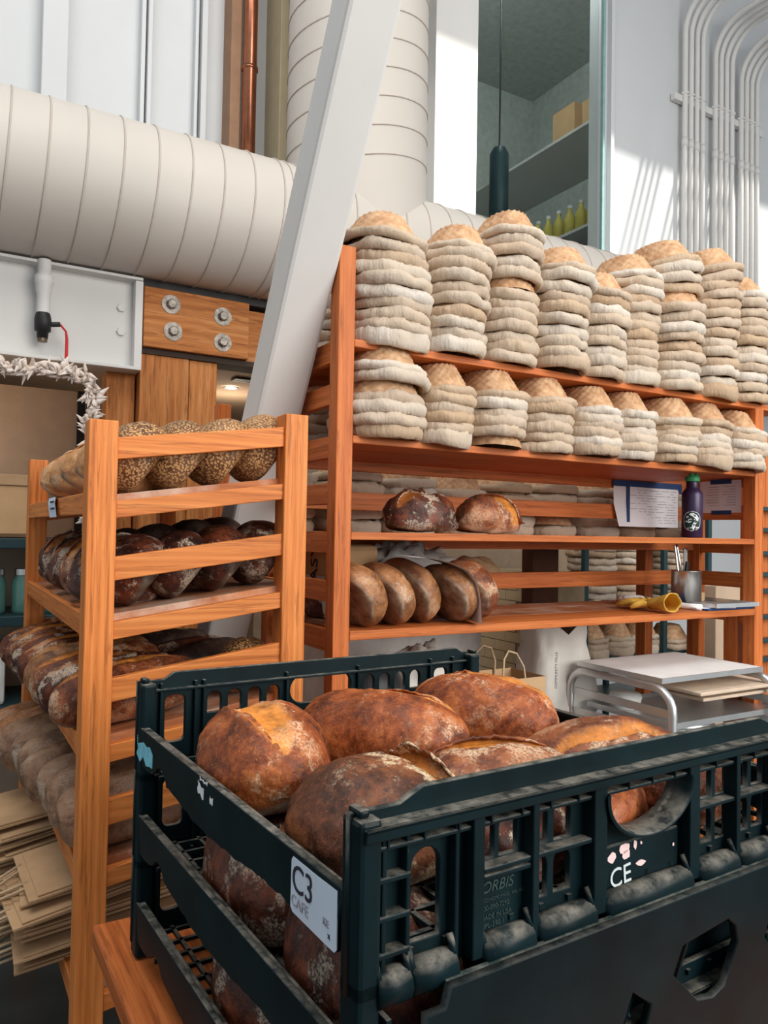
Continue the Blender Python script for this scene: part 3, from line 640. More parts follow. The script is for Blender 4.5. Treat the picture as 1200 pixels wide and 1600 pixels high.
# ------------------------------------------------------------------ loaves
def loaf_geo(L, W, H, seed, scores=(), lump=1.0, p=2.3, nu=52, nv=44, bot=.30):
    V = []; F = []; C = []
    def surf(t, a):
        rr = max(0.0, 1 - abs(t) ** p) ** (1 / p); cy, cz = math.cos(a), math.sin(a)
        x = L / 2 * t; y = W / 2 * rr * math.copysign(abs(cy) ** .92, cy)
        z = H * .70 * (abs(cz) ** .95) * rr ** .85 if cz > 0 else -H * bot * min(1.0, abs(cz) * 1.7) ** .8 * rr ** .6
        return x, y, z
    for i in range(nu + 1):
        t = -math.cos(math.pi * i / nu)
        for j in range(nv):
            a = 2 * math.pi * j / nv; x, y, z = surf(t, a); P = Vector((x, y, z)); top = math.sin(a) > -.05
            n = P.normalized() if P.length > 1e-6 else Vector((0, 0, 1))
            dsp = lump * (noise.noise(P * 7 + Vector((seed * 1.7, seed, 0))) * .012 + noise.noise(P * 19 + Vector((0, seed, seed))) * .0045 + noise.noise(P * 55 + Vector((seed, 0, 3))) * .0016 + noise.noise(P * 130 + Vector((seed, 2, 3))) * .0008)
            if not top: dsp *= .35
            P = P + n * dsp; s = 0.0; fl = 0.0
            if top:
                for (y0, k, c, w, lip) in scores:
                    d = y - (y0 + k * x + c * x * x / L) + .006 * noise.noise(Vector((x * 22, seed, 1))); e = max(0.0, 1 - (2.25 * x / L) ** 2); half = w * e ** .6
                    if e > 0:
                        u = abs(d) / max(half, 1e-4)
                        if u < 1: P.z -= .011 * e * (1 - u * u); s = max(s, min(1, (1 - u) * 4))
                        P.z += lip * e * math.exp(-((d - half) / .007) ** 2)
                        fl = max(fl, math.exp(-((d + half + .012) / .014) ** 2) * e * 1.3, math.exp(-((d - half - .010) / .008) ** 2) * e)
                fl = max(fl, abs(t) ** 6 * .7)
            V.append(P); C.append((s, fl, max(0.0, min(1.0, (-math.sin(a) - .25) * 4)), 1))
    for i in range(nu):
        for j in range(nv): F.append((i * nv + j, i * nv + (j + 1) % nv, (i + 1) * nv + (j + 1) % nv, (i + 1) * nv + j))
    zmin = min(q.z for q in V)
    V = [q - Vector((0, 0, zmin)) for q in V]
    return V, F, C, -zmin
def loaf_mesh(name, mat, L, W, H, seed, scores=(), lump=1.0, **k):
    V, F, C, zo = loaf_geo(L, W, H, seed, scores, lump, **k)
    me = MB().add(V, F).mesh(name, True); ca = me.color_attributes.new('crust', 'FLOAT_COLOR', 'POINT')
    ca.data.foreach_set('color', [q for c in C for q in c]); me.materials.append(mat); me['zo'] = zo; return me
def ear_mesh(L, W, H, seed, sc, zo, p=2.3, tall=.016, mat=None):
    y0, k, c, w, lip = sc; rows = [[], [], [], []]
    for i in range(33):
        x = (-.43 + .86 * i / 32) * L; e = max(0.0, 1 - (2.25 * x / L) ** 2); half = w * e ** .6; t = 2 * x / L; rr = max(.02, 1 - abs(t) ** p) ** (1 / p)
        y = y0 + k * x + c * x * x / L + half - .006 * noise.noise(Vector((x * 22, seed, 1))); cy = max(-1, min(1, y / (W / 2 * rr))); z = H * .70 * (1 - cy * cy) ** .5 * rr ** .85 + zo
        g = e ** .7 * (1 + .35 * noise.noise(Vector((x * 30, seed, 5)))); jag = .002 * noise.noise(Vector((x * 120, seed, 8)))
        for q, (dy, dz) in enumerate(((.012, -.006), (.004, .006), (-.006, tall * .75), (-.013, tall))): rows[q].append((x, y + dy * g, z + dz * g + jag * q))
    me = MB().grid(rows).mesh('score_ear', True)
    ca = me.color_attributes.new('crust', 'FLOAT_COLOR', 'POINT'); n = len(me.vertices)
    ca.data.foreach_set('color', [q for r in range(4) for i in range(33) for q in ((.25 if r < 2 else 0.0), (0.3 if r < 2 else 1.0), 0, 1)][:n * 4])
    me.materials.append(mat); return me
LOAFN = 0
def loaf(label, mat, loc, rz=0, L=.24, W=.17, H=.12, seed=0, scores=(), ear=None, roll=0, pitch=0, lump=1.0, group=None, p=2.3, mesh=None, tall=.016, bot=.30, fine=False):
    """long axis turned rz about the vertical, then rolled about that long axis, then tipped; loc is the underside centre"""
    me = mesh or loaf_mesh('loaf', M[mat], L, W, H, seed, scores, lump, p=p, bot=bot, **(dict(nu=120, nv=100) if fine or (loc[2] == zf) else {}))
    o = link('bread_loaf', me); tag(o, label, 'bread', group)
    Rm = Matrix.Rotation(rz, 4, 'Z') @ Matrix.Rotation(pitch, 4, 'Y') @ Matrix.Rotation(roll, 4, 'X')
    lo = min((Rm @ v.co).z for v in me.vertices)
    cen = Rm @ Vector((0, 0, me['zo'] * 1.2)) if roll or pitch else Vector((0, 0, 0))
    o.rotation_euler = Rm.to_euler(); o.location = Vector(loc) - Vector((cen.x, cen.y, lo))
    if ear is not None:
        e = link('score_ear', ear_mesh(L, W, H, seed, scores[ear], me['zo'], p, tall, M[mat]), None, o)
        s = e.modifiers.new('thickness', 'SOLIDIFY'); s.thickness = .0028
    return o
G = 'loaves in the top green crate'; zf = 1.121
loaf('round amber loaf with one lengthwise split, back left in top crate', 'amber', (.416, 1.035, zf), R(84), .235, .195, .125, 1, ((.01, .08, 0, .035, .006),), 0, group=G, p=2.2, tall=.008)
loaf('long amber loaf with curved ear, at back middle of top crate', 'amber', (.640, 1.10, zf), R(-62), .30, .19, .122, 2, ((.03, -.12, .35, .034, .006),), 0, group=G, tall=.012)
loaf('amber loaf with pale open split, back right in top crate', 'amber', (.870, 1.125, zf), R(-72), .29, .19, .125, 3, ((.02, .10, 0, .042, .004),), 0, group=G, tall=.008)
loaf('reddish speckled loaf against the right end of the top crate', 'rust', (.890, .840, zf), R(-22), .265, .17, .098, 4, ((-.04, .05, 0, .012, .002),), group=G)
loaf('dark floury loaf with raised ear at the near corner of top crate', 'charred', (.465, .785, zf), R(-78), .215, .215, .112, 5, ((.048, -.05, .1, .020, .010),), 0, group=G, lump=1.2, tall=.022, p=2.1)
loaf('floury loaf with orange split in the middle of the top crate', 'rust', (.685, .850, zf), R(-14), .25, .16, .085, 6, ((.02, -.05, .1, .030, .008),), 0, group=G, lump=1.2, tall=.016)
loaf('orange crusted loaf behind the handle hole of the top crate', 'amber', (.735, .700, zf), R(25), .17, .11, .085, 7, ((.01, .1, 0, .03, .006),), 0, group=G)
loaf('dark loaf behind the arched holes left of the handle', 'darkbread', (.575, .680, zf), R(8), .16, .10, .085, 8, ((.0, .1, 0, .012, .003),), group=G)
loaf('pale floured loaf behind the arched holes right of the handle', 'rust', (.915, .710, zf), R(10), .17, .11, .095, 9, ((.0, .1, 0, .02, .004),), group=G, lump=1.4)
G = 'dark loaves in the lower crates'
loaf('dark speckled loaf behind the upper side bar in middle crate', 'darkbread', (.405, .985, .983), R(94), .25, .16, .150, 11, ((.03, .1, 0, .012, .002),), group=G, lump=.8)
loaf('dark speckled loaf under the white card in middle crate', 'darkbread', (.420, .735, .983), R(90), .24, .16, .150, 12, ((.03, -.1, 0, .012, .002),), group=G, lump=.8)
loaf('dark speckled loaf in the bottom crate above the table', 'darkbread', (.415, .96, .845), R(93), .26, .16, .150, 13, ((.03, .1, 0, .012, .002),), group=G, lump=.8)
loaf('charred loaf in the middle crate behind the lozenge hole', 'darkbread', (.79, .70, .983), R(20), .22, .14, .10, 14, ((.0, .1, 0, .012, .002),), group=G)
for i, (x, y, z, nm) in enumerate(((.625, .97, .983, 'middle'), (.63, .73, .983, 'middle'), (.85, .97, .983, 'middle'), (.42, .70, .845, 'bottom'), (.63, .95, .845, 'bottom'), (.64, .71, .845, 'bottom'))):
    loaf(('inner rear', 'inner front', 'far inner', 'near corner', 'inner rear', 'inner front')[i] + ' dark loaf glimpsed inside the %s crate' % nm, 'darkbread', (x, y, z), R(90), .23, .17, .14, 15 + i, ((.03, -.1, 0, .012, .002),), group=G, lump=.8)
# small pointed rolls on the basket shelving's middle shelf
G = 'dark loaves on the middle shelf'
loaf('very dark knobbly loaf on the middle shelf, nearer the left post', 'darkbread', (1.308, 2.0, 1.502), R(0), .255, .15, .115, 21, ((.0, .3, .1, .03, .012), (.03, -.5, 0, .012, .008)), 0, group=G, lump=1.9, tall=.02)
loaf('brown peaked loaf with pale end on the middle shelf', 'rust', (1.558, 2.0, 1.502), R(4), .245, .15, .118, 22, ((-.02, -.6, .1, .03, .010),), 0, group=G, lump=1.9, tall=.014)
# loaves leaning on edge on the low shelf
G = 'loaves leaning on the low shelf'
for i, (x, y, hh, mat, lab) in enumerate(((1.075, 2.0, .20, 'tawny', 'first leaning loaf beside the left post on the low shelf'), (1.180, 2.01, .20, 'tawny', 'second leaning loaf from the left post on the low shelf'), (1.285, 2.03, .215, 'tawny', 'third leaning loaf from the left post on the low shelf'), (1.405, 2.0, .195, 'tawny', 'leaning loaf draped with a white sheet on the low shelf'), (1.510, 2.03, .20, 'rust', 'rightmost leaning loaf with floured end on the low shelf'))):
    loaf(lab, mat, (x, y, SH['low'] + .001), R(90), .24, hh, .105, 30 + i, ((.03, .1, 0, .016, .002),), roll=R(62), group=G, lump=.8, bot=.30)
loaf('dark loaf half hidden behind the left post on the low shelf', 'darkbread', (1.12, 2.27, SH['low'] + .001), R(80), .2, .15, .1, 37, (), group=G)

# bread rack shelves
def on(i, x): return BZ[i] + KS * (x - XR) + .002
sl = math.atan(KS)
G = 'seeded loaves along the top of the bread rack'
for i, (x, lab) in enumerate(((.368, 'seeded loaf beside the tall left post on the rack top shelf'), (.470, 'second seeded loaf from the left post on the rack top shelf'), (.576, 'third seeded loaf from the left post on the rack top shelf'), (.676, 'darker seeded loaf nearest the right post on the rack top shelf'))):
    loaf(lab, 'seeded', (x + .03, 1.875, on(0, x) - .002), R(90 + (i % 2) * 4), .20, .185, .105, 40 + i, ((.05, .1, 0, .010, .002),), roll=R(-52), group=G, lump=.6, bot=.40)
G = 'golden loaves on the top of the bread rack'
for i, (y, lab) in enumerate(((1.98, 'golden loaf with a dark slit next to the tall left post'), (2.20, 'broad golden loaf above the blue ticket'), (2.45, 'golden loaf third from the front on the rack top shelf'), (2.68, 'greyish golden loaf furthest back on the rack top shelf'))):
    loaf(lab, 'pale', (.415, y, on(0, .40)), R(10), .25, .20, .125, 50 + i, ((.01, -.4, 0, .022, .008),), 0, roll=R(18), group=G, lump=1.3)
G = 'dark loaves on the second rack shelf'
for i, (x, lab) in enumerate(((.375, 'dark loaf beside the tall left post on the second rack shelf'), (.478, 'second dark loaf from the left post on the second rack shelf'), (.582, 'third dark loaf from the left post on the second rack shelf'), (.682, 'dark loaf nearest the right post on the second rack shelf'))):
    loaf(lab, 'darkbread', (x + .03, 1.885, on(1, x)), R(90), .21, .175, .105, 60 + i, ((.04, .1, 0, .012, .004),), roll=R(-50), group=G, lump=.9, bot=.40)
for i, x in enumerate((.45, .54, .63, .71)):
    loaf(ordinal(i) + ' charred loaf from left in the rear row, second rack shelf', 'blackbread', (x, 2.17, on(1, x)), R(92), .24, .165, .135, 66 + i, (), roll=R(-35), group='charred loaves on the second rack shelf', bot=.38)
for i, (y, lab) in enumerate(((1.93, 'dark eared loaf peeping past the tall left post'), (2.13, 'dark loaf with white floured patch on the second rack shelf'), (2.36, 'split dark loaf third from front on the second rack shelf'), (2.60, 'dark loaf furthest back on the second rack shelf'))):
    loaf(lab, 'darkbread' if i != 1 else 'rust', (.395 if i else .385, y, on(1, .37)), R(-8), .23, .19, .135, 70 + i, ((.01, .35, 0, .03, .012),), 0, roll=R(20), group='eared loaves on the second rack shelf', lump=1.4, tall=.02)
G = 'long loaves on the third rack shelf'
for i in range(8):
    y = 1.86 + .128 * i
    loaf(('nearest' if i == 0 else ordinal(i)) + (' long brown loaf' if i == 0 else ' long brown loaf behind the nearest') + ' on the third rack shelf', ('rust', 'darkbread', 'rust', 'tawny', 'rust', 'darkbread', 'rust', 'darkbread')[i], (.395 - .005 * i, y, on(2, .36)), R(3 * (i % 3) - 3), .335, .135, .115, 80 + i, ((.02, .06, 0, .016, .004),), roll=R(22), pitch=-sl, group=G, p=2.6)
for i, (x, y, l) in enumerate(((.60, 2.15, .3), (.64, 2.02, .26), (.60, 2.34, .3))):
    loaf(('charred long loaf lying behind the nearest brown loaf', 'short charred loaf in front of the pale gap, third rack shelf', 'rearmost charred long loaf on the third rack shelf')[i], 'blackbread' if i else 'darkbread', (x, y, on(2, x) + .002), R(4), l, .12, .10, 90 + i, ((.02, .06, 0, .010, .004),), pitch=-sl, group=G)
loaf('round seeded loaf by the right post on the third rack shelf', 'seeded', (.690, 1.86, on(2, .69)), R(80), .17, .15, .115, 95, ((-.03, .05, 0, .008, .004),), roll=R(-20), group=G, lump=.6)
G = 'flat floury loaves on the fourth rack shelf'
for i in range(9):
    y = 1.84 + .108 * i
    loaf(('nearest' if i == 0 else ordinal(i)) + (' flat floury loaf' if i == 0 else ' flat floury loaf behind the nearest') + ' on the fourth rack shelf', 'floury' if i < 7 else 'tawny', (.430 - .012 * i, y, on(3, .36)), R(2), .36 - .012 * (i % 3), .165, .066, 100 + i, (), roll=R(58), pitch=-sl, group=G, p=3.4, lump=.7, bot=.5)
for i in range(2):
    loaf(('front', 'rear')[i] + ' dark tin loaf lying deep on the fourth rack shelf', 'blackbread', (.45, 2.80 + .0 * i - .005, on(3, .45) + .06 + .09 * i), R(88), .2, .18, .09, 110 + i, (), group=G, p=4)
G = 'flat loaves on the lowest loaf shelf'

# ------------------------------------------------------------------ crates
LX, LY, AZ = .70, .71, R(2.5)
def crate(name, label, zb, kind):
    cr = thing(name, label, 'crate', (.324, .585, zb), (0, 0, AZ)); m = M['crate']; T = .163
    if kind == 'A':
        ol = [(0, .004), (LX, .004), (LX, T), (LX - .05, T), (LX - .075, T + .010), (.078, T + .010), (.052, T - .002), (.0, T - .002)]
        hs = [arch(.064, .100, .031, .118)]
        for x0 in (.140, .171, .213, .247, .494, .527, .571, .604): hs.append(arch(x0, x0 + .027, .088, .131))
        for x0 in (.213, .247, .494, .527, .571, .604): hs.append(arch(x0, x0 + .027, .034, .080))
        hd = [(.318, .134)] + [(.383 + .071 * math.cos(R(a)), .126 + .048 * math.sin(R(a))) for a in range(180, 361, 12)] + [(.449, .134), (.44, .138), (.326, .138)]
        hs.append(hd)
        wl = lpart('front_wall', plate('front_wall', ol, hs, .005), m, cr, loc=(0, .020, 0))
        # outward ribs, rim and ledges
        for x0, x1 in ((.026, .031), (.052, .056), (.108, .113), (.126, .140), (.203, .212), (.292, .312), (.455, .474), (.548, .556), (.632, .640)): lpart('rib', MB().box(x0, x1, -.001 if x1 - x0 > .008 else .004, .019, .006, .149), m, wl, loc=(0, -.020, 0), bev=.0015)
        lpart('rim_flange', MB().box(.004, LX, -.004, .019, .147, .152).box(.004, LX, -.004, .000, .140, .152), m, cr, bev=.0015)
        lpart('ledge', MB().box(.02, LX, .003, .019, .128, .132), m, cr, bev=.0012)
        for x0, x1, z in ((.022, .056, .100), (.022, .056, .066), (.022, .056, .034), (.142, .204, .083), (.212, .292, .083), (.474, .548, .083), (.556, .632, .083), (.142, .204, .076)): lpart('ledge', MB().box(x0, x1, .002, .019, z, z + .005), m, cr, bev=.0012)
        # cells between rim and ledge
        for q in range(17): lpart('cell_rib', MB().box(.03 + .04 * q, .032 + .04 * q, .002, .019, .13, .148), m, wl, loc=(0, -.020, 0))
        # rounded foot roll with hooded ends
        for x0, x1 in ((.022, .054), (.058, .106), (.141, .203), (.213, .291), (.313, .454), (.475, .547), (.557, .631)):
            ft = MB().tube([(x0, .008, .007), (x1, .008, .007)], .016, 12)
            for xq in (x0, x1): ft.tube([(xq, .012, .006), (xq, .002, .020), (xq, .010, .034)], .004, 6)
            lpart('foot_roll', ft, m, cr, smooth=True)
        hb = [[(.383 + (.071 + o) * math.cos(R(q)), yy, .126 + (.048 + o) * math.sin(R(q))) for q in range(174, 367, 8)] for o, yy in ((.004, -.004), (.001, -.006), (-.001, -.003), (-.002, .012), (-.001, .030), (.006, .030))]
        lpart('handle_lip', MB().grid(hb), m, cr, smooth=True)
        lpart('text_panel', MB().box(.144, .202, .014, .018, .020, .074), m, cr)
        for k, (tx, sz, sh) in enumerate((('ORBIS', .0155, .25), ('OCONOMOWOC, WIS. U.S.A.', .0046, 0), ('800-890-7292', .0066, 0), ('MADE IN USA', .0066, 0), ('NPL-590.1', .0072, 0))):
            lpart('embossed_text', text_mesh(tx, sz, .0006, sh), plain('embossed_%d' % k, (.035, .06, .058), .5), cr, loc=(.147, .0137, (.058, .0495, .0410, .0320, .0235)[k]), rot=(R(90), 0, 0))
        # number plate, pink tape remnants and marker letters under the handle
        lpart('write_on_panel', MB().box(.316, .450, .012, .017, .022, .068), m, cr, bev=.002)
        random.seed(5)
        for (x, z, w, h) in ((.326, .048, .014, .013), (.342, .056, .022, .012), (.348, .048, .016, .012), (.368, .056, .007, .012), (.372, .036, .018, .007), (.320, .060, .004, .004), (.380, .060, .004, .004), (.438, .046, .003, .005)):
            L = [(x + w * (.5 + .5 * math.cos(a) * random.uniform(.7, 1.1)) , z + h * (.5 + .5 * math.sin(a) * random.uniform(.7, 1.1))) for a in [2 * math.pi * q / 9 for q in range(9)]]
            lpart('tape_scrap', plate('tape_scrap', L, [], .0006, 0), M['tape_pink'], cr, loc=(0, .0112, 0))
        lpart('marker_lettering', text_mesh('CE', .030, .0004), M['marker'], cr, loc=(.330, .0112, .021), rot=(R(90), R(-4), 0))
    else:
        ol = [(.060, .015), (.060, .05), (.062, .122), (.082, .122), (.088, .140), (LX, .140), (LX, -.06), (.10, -.06)]
        def hexa(cx, cz, w, h): return [(cx - w * .5, cz + h * .05), (cx - w * .36, cz + h * .40), (cx + w * .34, cz + h * .5), (cx + w * .46, cz + h * .36), (cx + w * .5, cz + h * .1), (cx + w * .28, cz - h * .42), (cx + w * .10, cz - h * .5), (cx - w * .14, cz - h * .44)]
        hs = [hexa(.462, .055, .125, .085), hexa(.625, .050, .095, .075), [(.315, .03), (.333, .064), (.366, .040), (.350, .0), (.33, -.02)], [(.235, .0), (.25, .018), (.262, .012), (.262, -.03), (.24, -.03)]]
        wl = lpart('front_wall', plate('front_wall', ol, hs, .006, .002), M['crate_b'], cr, loc=(0, -.014, 0))
        lpart('rim_band', MB().add([(.088, -.018, .100), (LX, -.018, .100), (LX, -.010, .142), (.088, -.010, .142), (.088, -.006, .100), (LX, -.006, .100), (LX, -.004, .143), (.088, -.004, .143)], [(0, 1, 2, 3), (4, 7, 6, 5), (3, 2, 6, 7), (0, 4, 5, 1), (0, 3, 7, 4), (1, 5, 6, 2)]), M['crate_rim'], cr, bev=.0015)
        for bxc, bzc in ((.44, .05), (.60, .04), (.345, .02)): lpart('brace', MB().obox((bxc, .02, bzc), (.002, 0, 0), (0, .02, 0), (.028, 0, .05)), M['crate_b'], cr)
        lpart('marker_lettering', text_mesh('TA', .030, .0004), M['blue_marker'], cr, loc=(.322, .006, .015), rot=(R(90), 0, 0))
        lpart('hole_shade_sheet', MB().box(.3, LX, .030, .034, -.04, .118), M['crate_b'], cr)  # dark sheet raised behind the holes to stand for shade inside
        for bb in ((.0, .06, .002, .02, .004, .012), (.03, .036, .0, .02, .0, .12), (.0, .06, .002, .02, .05, .056), (.0, .06, .002, .02, .09, .096)): lpart('corner_rib', MB().box(*bb), m, cr, bev=.001)
    # back wall
    ol = [(0, .02), (LX, .02), (LX, T - .003), (LX - .03, T - .003), (LX - .045, T + .007), (.06, T + .007), (.042, T - .004), (0, T - .004)]
    hs = [rrect(.043, .08, .055, .135, .012), rrect(.597, .632, .055, .135, .012), rrect(.272, .403, .094, .146, .026, 8)]
    for x0 in (.116, .153, .190, .226): hs.append(arch(x0, x0 + .027, .096, .135))
    for x0 in (.428, .464, .500, .537): hs.append(arch(x0, x0 + .027, .098, .136))
    bw = lpart('back_wall', plate('back_wall', ol, hs, .006), m, cr, loc=(0, LY - .006, 0))
    for bb in [(.02, LX - .02, LY - .020, LY - .009, .142, .146)] + [(x, x + .005, LY - .018, LY - .009, .03, .155) for x in (.034, .092, .107, .262, .412, .583, .64)]:
        lpart('rib', MB().box(*bb), m, bw, loc=(0, -LY + .006, 0), bev=.001)
    # sides: corner posts and one low bar with a ragged lower edge
    for sx in (0, 1):
        n = 40; lo = []; random.seed(3 + sx)
        for q in range(n + 1):
            y = .045 + (LY - .09) * q / n; u = q / n
            z = .031 + .006 * math.sin(u * 9) + random.uniform(-.002, .002)
            if .78 < u < .92: z = .031 + .028 * math.sin((u - .78) / .14 * math.pi) - .004
            lo.append((y, z))
        ol = [(.03, .090)] + [(y, z) for y, z in lo] + [(LY - .03, .088)]
        me = plate('side_bar', ol[::-1], [], .006)
        b = lpart('side_bar', me, m, cr, loc=(.004 if not sx else LX - .004, 0, 0), rot=(0, 0, R(90)))
        lpart('bar_top', MB().box(.0 if not sx else LX - .013, .013 if not sx else LX, .03, LY - .03, .084, .090), m, cr, bev=.001)
        for yy in (0, LY - .034):
            po = MB().box(0 if not sx else LX - .024, .024 if not sx else LX, yy, yy + .034, 0, T - .004)
            p = lpart('corner_post', po, m, cr, bev=.005)
            lpart('post_peg', MB().box(.003 if not sx else LX - .014, .014 if not sx else LX - .003, yy + .006, yy + .028, T - .004, T + .004), m, p, bev=.003)
    bg_ = MB()
    for q in range(18): bg_.box(.01, LX - .01, .03 + q * .0385, .036 + q * .0385, .024, .030)
    for q in range(17): bg_.box(.02 + q * .041, .026 + q * .041, .012, LY - .012, .024, .030)
    lpart('base_grid', bg_, m, cr)
    return cr
c1 = crate('bread_crate', 'dark green plastic crate of amber loaves on top of the stack', 1.09, 'A')
c2 = crate('bread_crate', 'dark plastic crate with lozenge holes under the top crate', .952, 'B')
c3 = crate('bread_crate', 'lowest dark plastic crate of the stack, resting on the table', .814, 'A')
# card and tape on the left side of the top crate
def side_pt(y, z, off=-.0012): return (off, y, z)
cd = [(y, z) for y, z in ((.037, .087), (.072, .086), (.126, .086), (.129, .082), (.130, .036), (.125, .032), (.06, .031), (.040, .031), (.036, .035))]
me = plate('label_card', cd[::-1], [], .001, 0)
sg_ = lpart('label_card', me, M['sign'], c1, loc=(-.0006, 0, 0), rot=(0, 0, R(90)), label='pale card reading C3 CAFE')
def side_text(body, size, y, z, mat, par=c1):
    me = text_mesh(body, size, .0003); o = lpart('lettering', me, mat, par, loc=(-.0016, y, z)); o.rotation_euler = Matrix(((0, 0, -1), (-1, 0, 0), (0, 1, 0))).to_euler(); return o
side_text('C3', .038, .127, .055, M['ink']); side_text('CAFE', .0155, .127, .040, M['grey_ink'])
side_text('KE', .010, .062, .048, M['grey_ink']); side_text('x', .009, .052, .039, M['ink'])
random.seed(9)
def scrap(y0, y1, z0, z1, mat, jag):
    L = []
    for q in range(6): L.append((y0 + (y1 - y0) * q / 5, z0 + random.uniform(0, jag)))
    for q in range(4): L.append((y1 + random.uniform(-jag, jag) * .4, z0 + (z1 - z0) * (q + 1) / 4))
    for q in range(6): L.append((y1 - (y1 - y0) * q / 5, z1 + random.uniform(-jag, 0)))
    lpart('tape_scrap', plate('tape_scrap', L, [], .0006, 0), mat, c1, loc=(-.0006, 0, 0), rot=(0, 0, R(90)))
scrap(.61, .694, .037, .076, M['tape_cyan'], .014); scrap(.385, .407, .062, .084, M['tape_white'], .008); scrap(.372, .400, .084, .090, M['tape_white'], .003); scrap(.352, .362, .066, .076, M['tape_white'], .004)
# table that carries the crates
tb2 = thing('wooden_table', 'orange wooden table under the crates', 'table', (.8, .9, 0))
for q in range(4): wpart('table_plank', MB().box(.255 + q * .262, .515 + q * .262, .35, 1.415, .772, .812), M['wood_y'], tb2, bev=.006)
for x, y in ((.31, 1.33), (.31, .42), (1.2, 1.33), (1.2, .42)): wpart('leg', MB().box(x, x + .06, y, y + .06, 0, .772), M['wood_z'], tb2, bev=.003)
wpart('apron', MB().box(.31, 1.26, 1.345, 1.37, .70, .772), M['wood_x'], tb2); wpart('apron', MB().box(.32, .345, .45, 1.35, .70, .772), M['wood_y'], tb2)
# ------------------------------------------------------------------ things on the basket shelving
def crumple(c, size, seed, amp=.25, nu=40, nv=28, freq=3.0, flat=True):
    P = []
    for i in range(nv + 1):
        th = math.pi * i / nv; row = []
        for j in range(nu + 1):
            a = 2 * math.pi * (j % nu) / nu; n = Vector((math.sin(th) * math.cos(a), math.sin(th) * math.sin(a), math.cos(th)))
            d = 1 + amp * (abs(noise.noise(n * freq + Vector((seed, seed, 0)))) * 1.6 - .5) + amp * .5 * abs(noise.noise(n * freq * 2.7 + Vector((0, seed, seed))))
            p = Vector((n.x * size[0], n.y * size[1], n.z * size[2])) * d
            if flat: p.z = max(p.z, -size[2] * .75)
            row.append((c[0] + p.x, c[1] + p.y, c[2] + p.z + size[2] * .75))
        P.append(row)
    return MB().grid(P)
# water bottle
bx, by, bz = 2.556, 1.985, SH['mid'] + .001
wb = thing('water_bottle', 'dark purple water bottle with green cap and tree badge', 'bottle', (bx, by, bz))
lpart('bottle_body', MB().lathe([(0, 0), (.036, 0), (.0395, .004), (.0395, .165), (.037, .176), (.028, .188), (.0235, .194), (.0225, .215), (.0225, .222), (0, .222)], n=40), M['purple'], wb, smooth=True)
cap = lpart('cap', MB().lathe([(.0265, .219), (.0275, .222), (.0275, .236), (.024, .241), (0, .241)], n=28), M['green'], wb, smooth=True)
lpart('spout', MB().lathe([(.010, .238), (.0095, .258), (.0, .258)], (-.012, -.006, 0), 14), M['green'], cap, smooth=True)
lpart('spout_tip', MB().lathe([(.011, .256), (.0105, .265), (0, .266)], (-.012, -.006, 0), 14), M['black'], cap, smooth=True)
lpart('cap_loop', MB().tube([(.0, -.012, .240), (.018, -.012, .250), (.034, -.008, .262), (.034, .008, .262), (.018, .012, .25), (.0, .012, .240)], .0045, 8), M['green'], cap, smooth=True)
va = math.atan2(-by, -bx)
def cyl(u, v, r=.0401): a = va + u / .0395; return (r * math.cos(a), r * math.sin(a), v)
def cyl_patch(poly_rows, r): return MB().grid([[cyl(u, v, r) for u, v in row] for row in poly_rows])
rows = []
for i in range(17):
    v = .026 + .076 * i / 16; dv_ = min(v - .026, .102 - v); hw = .0315 * (1 - max(0, 1 - dv_ / .03) ** 2) ** .5
    rows.append([(hw * (-1 + 2 * j / 14), v) for j in range(15)])
bd = lpart('badge', cyl_patch(rows, .0399), M['badge'], wb, label='green oval badge with white tree')
loop = [(r0[0][0], r0[0][1]) for r0 in rows] + [(r0[-1][0], r0[-1][1]) for r0 in rows[::-1]]
def ribbon(pts, w, r=.0403):
    L = []
    for i, (u, v) in enumerate(pts):
        a = pts[max(0, i - 1)]; b = pts[min(len(pts) - 1, i + 1)]; du, dv2 = b[0] - a[0], b[1] - a[1]; l = math.hypot(du, dv2) + 1e-9
        ww = w[i] if isinstance(w, list) else w
        L.append([(u - dv2 / l * ww, v + du / l * ww), (u + dv2 / l * ww, v - du / l * ww)])
    return cyl_patch(L, r)
lpart('badge_ring', ribbon(loop + loop[:1], .0008), M['paper'], bd)
for pts, w in (([(.012, .034), (.004, .044), (.010, .056), (.020, .066), (.014, .078), (.0, .088), (-.010, .090)], [.010, .005, .0048, .0045, .0045, .004, .002]), ([(.020, .066), (.024, .074), (.016, .086), (.004, .094), (-.006, .092)], .002), ([(.010, .070), (-.004, .072), (-.014, .068), (-.012, .060), (-.002, .062)], .0018), ([(-.002, .062), (-.012, .058), (-.022, .064), (-.026, .060)], .0015), ([(-.018, .076), (-.022, .080), (-.016, .083), (-.013, .077)], .0016), ([(-.016, .036), (-.004, .038), (.004, .036)], .0015), ([(.014, .036), (.024, .040), (.026, .037)], .0018)):
    lpart('badge_tree', ribbon(pts, w), M['paper'], bd)
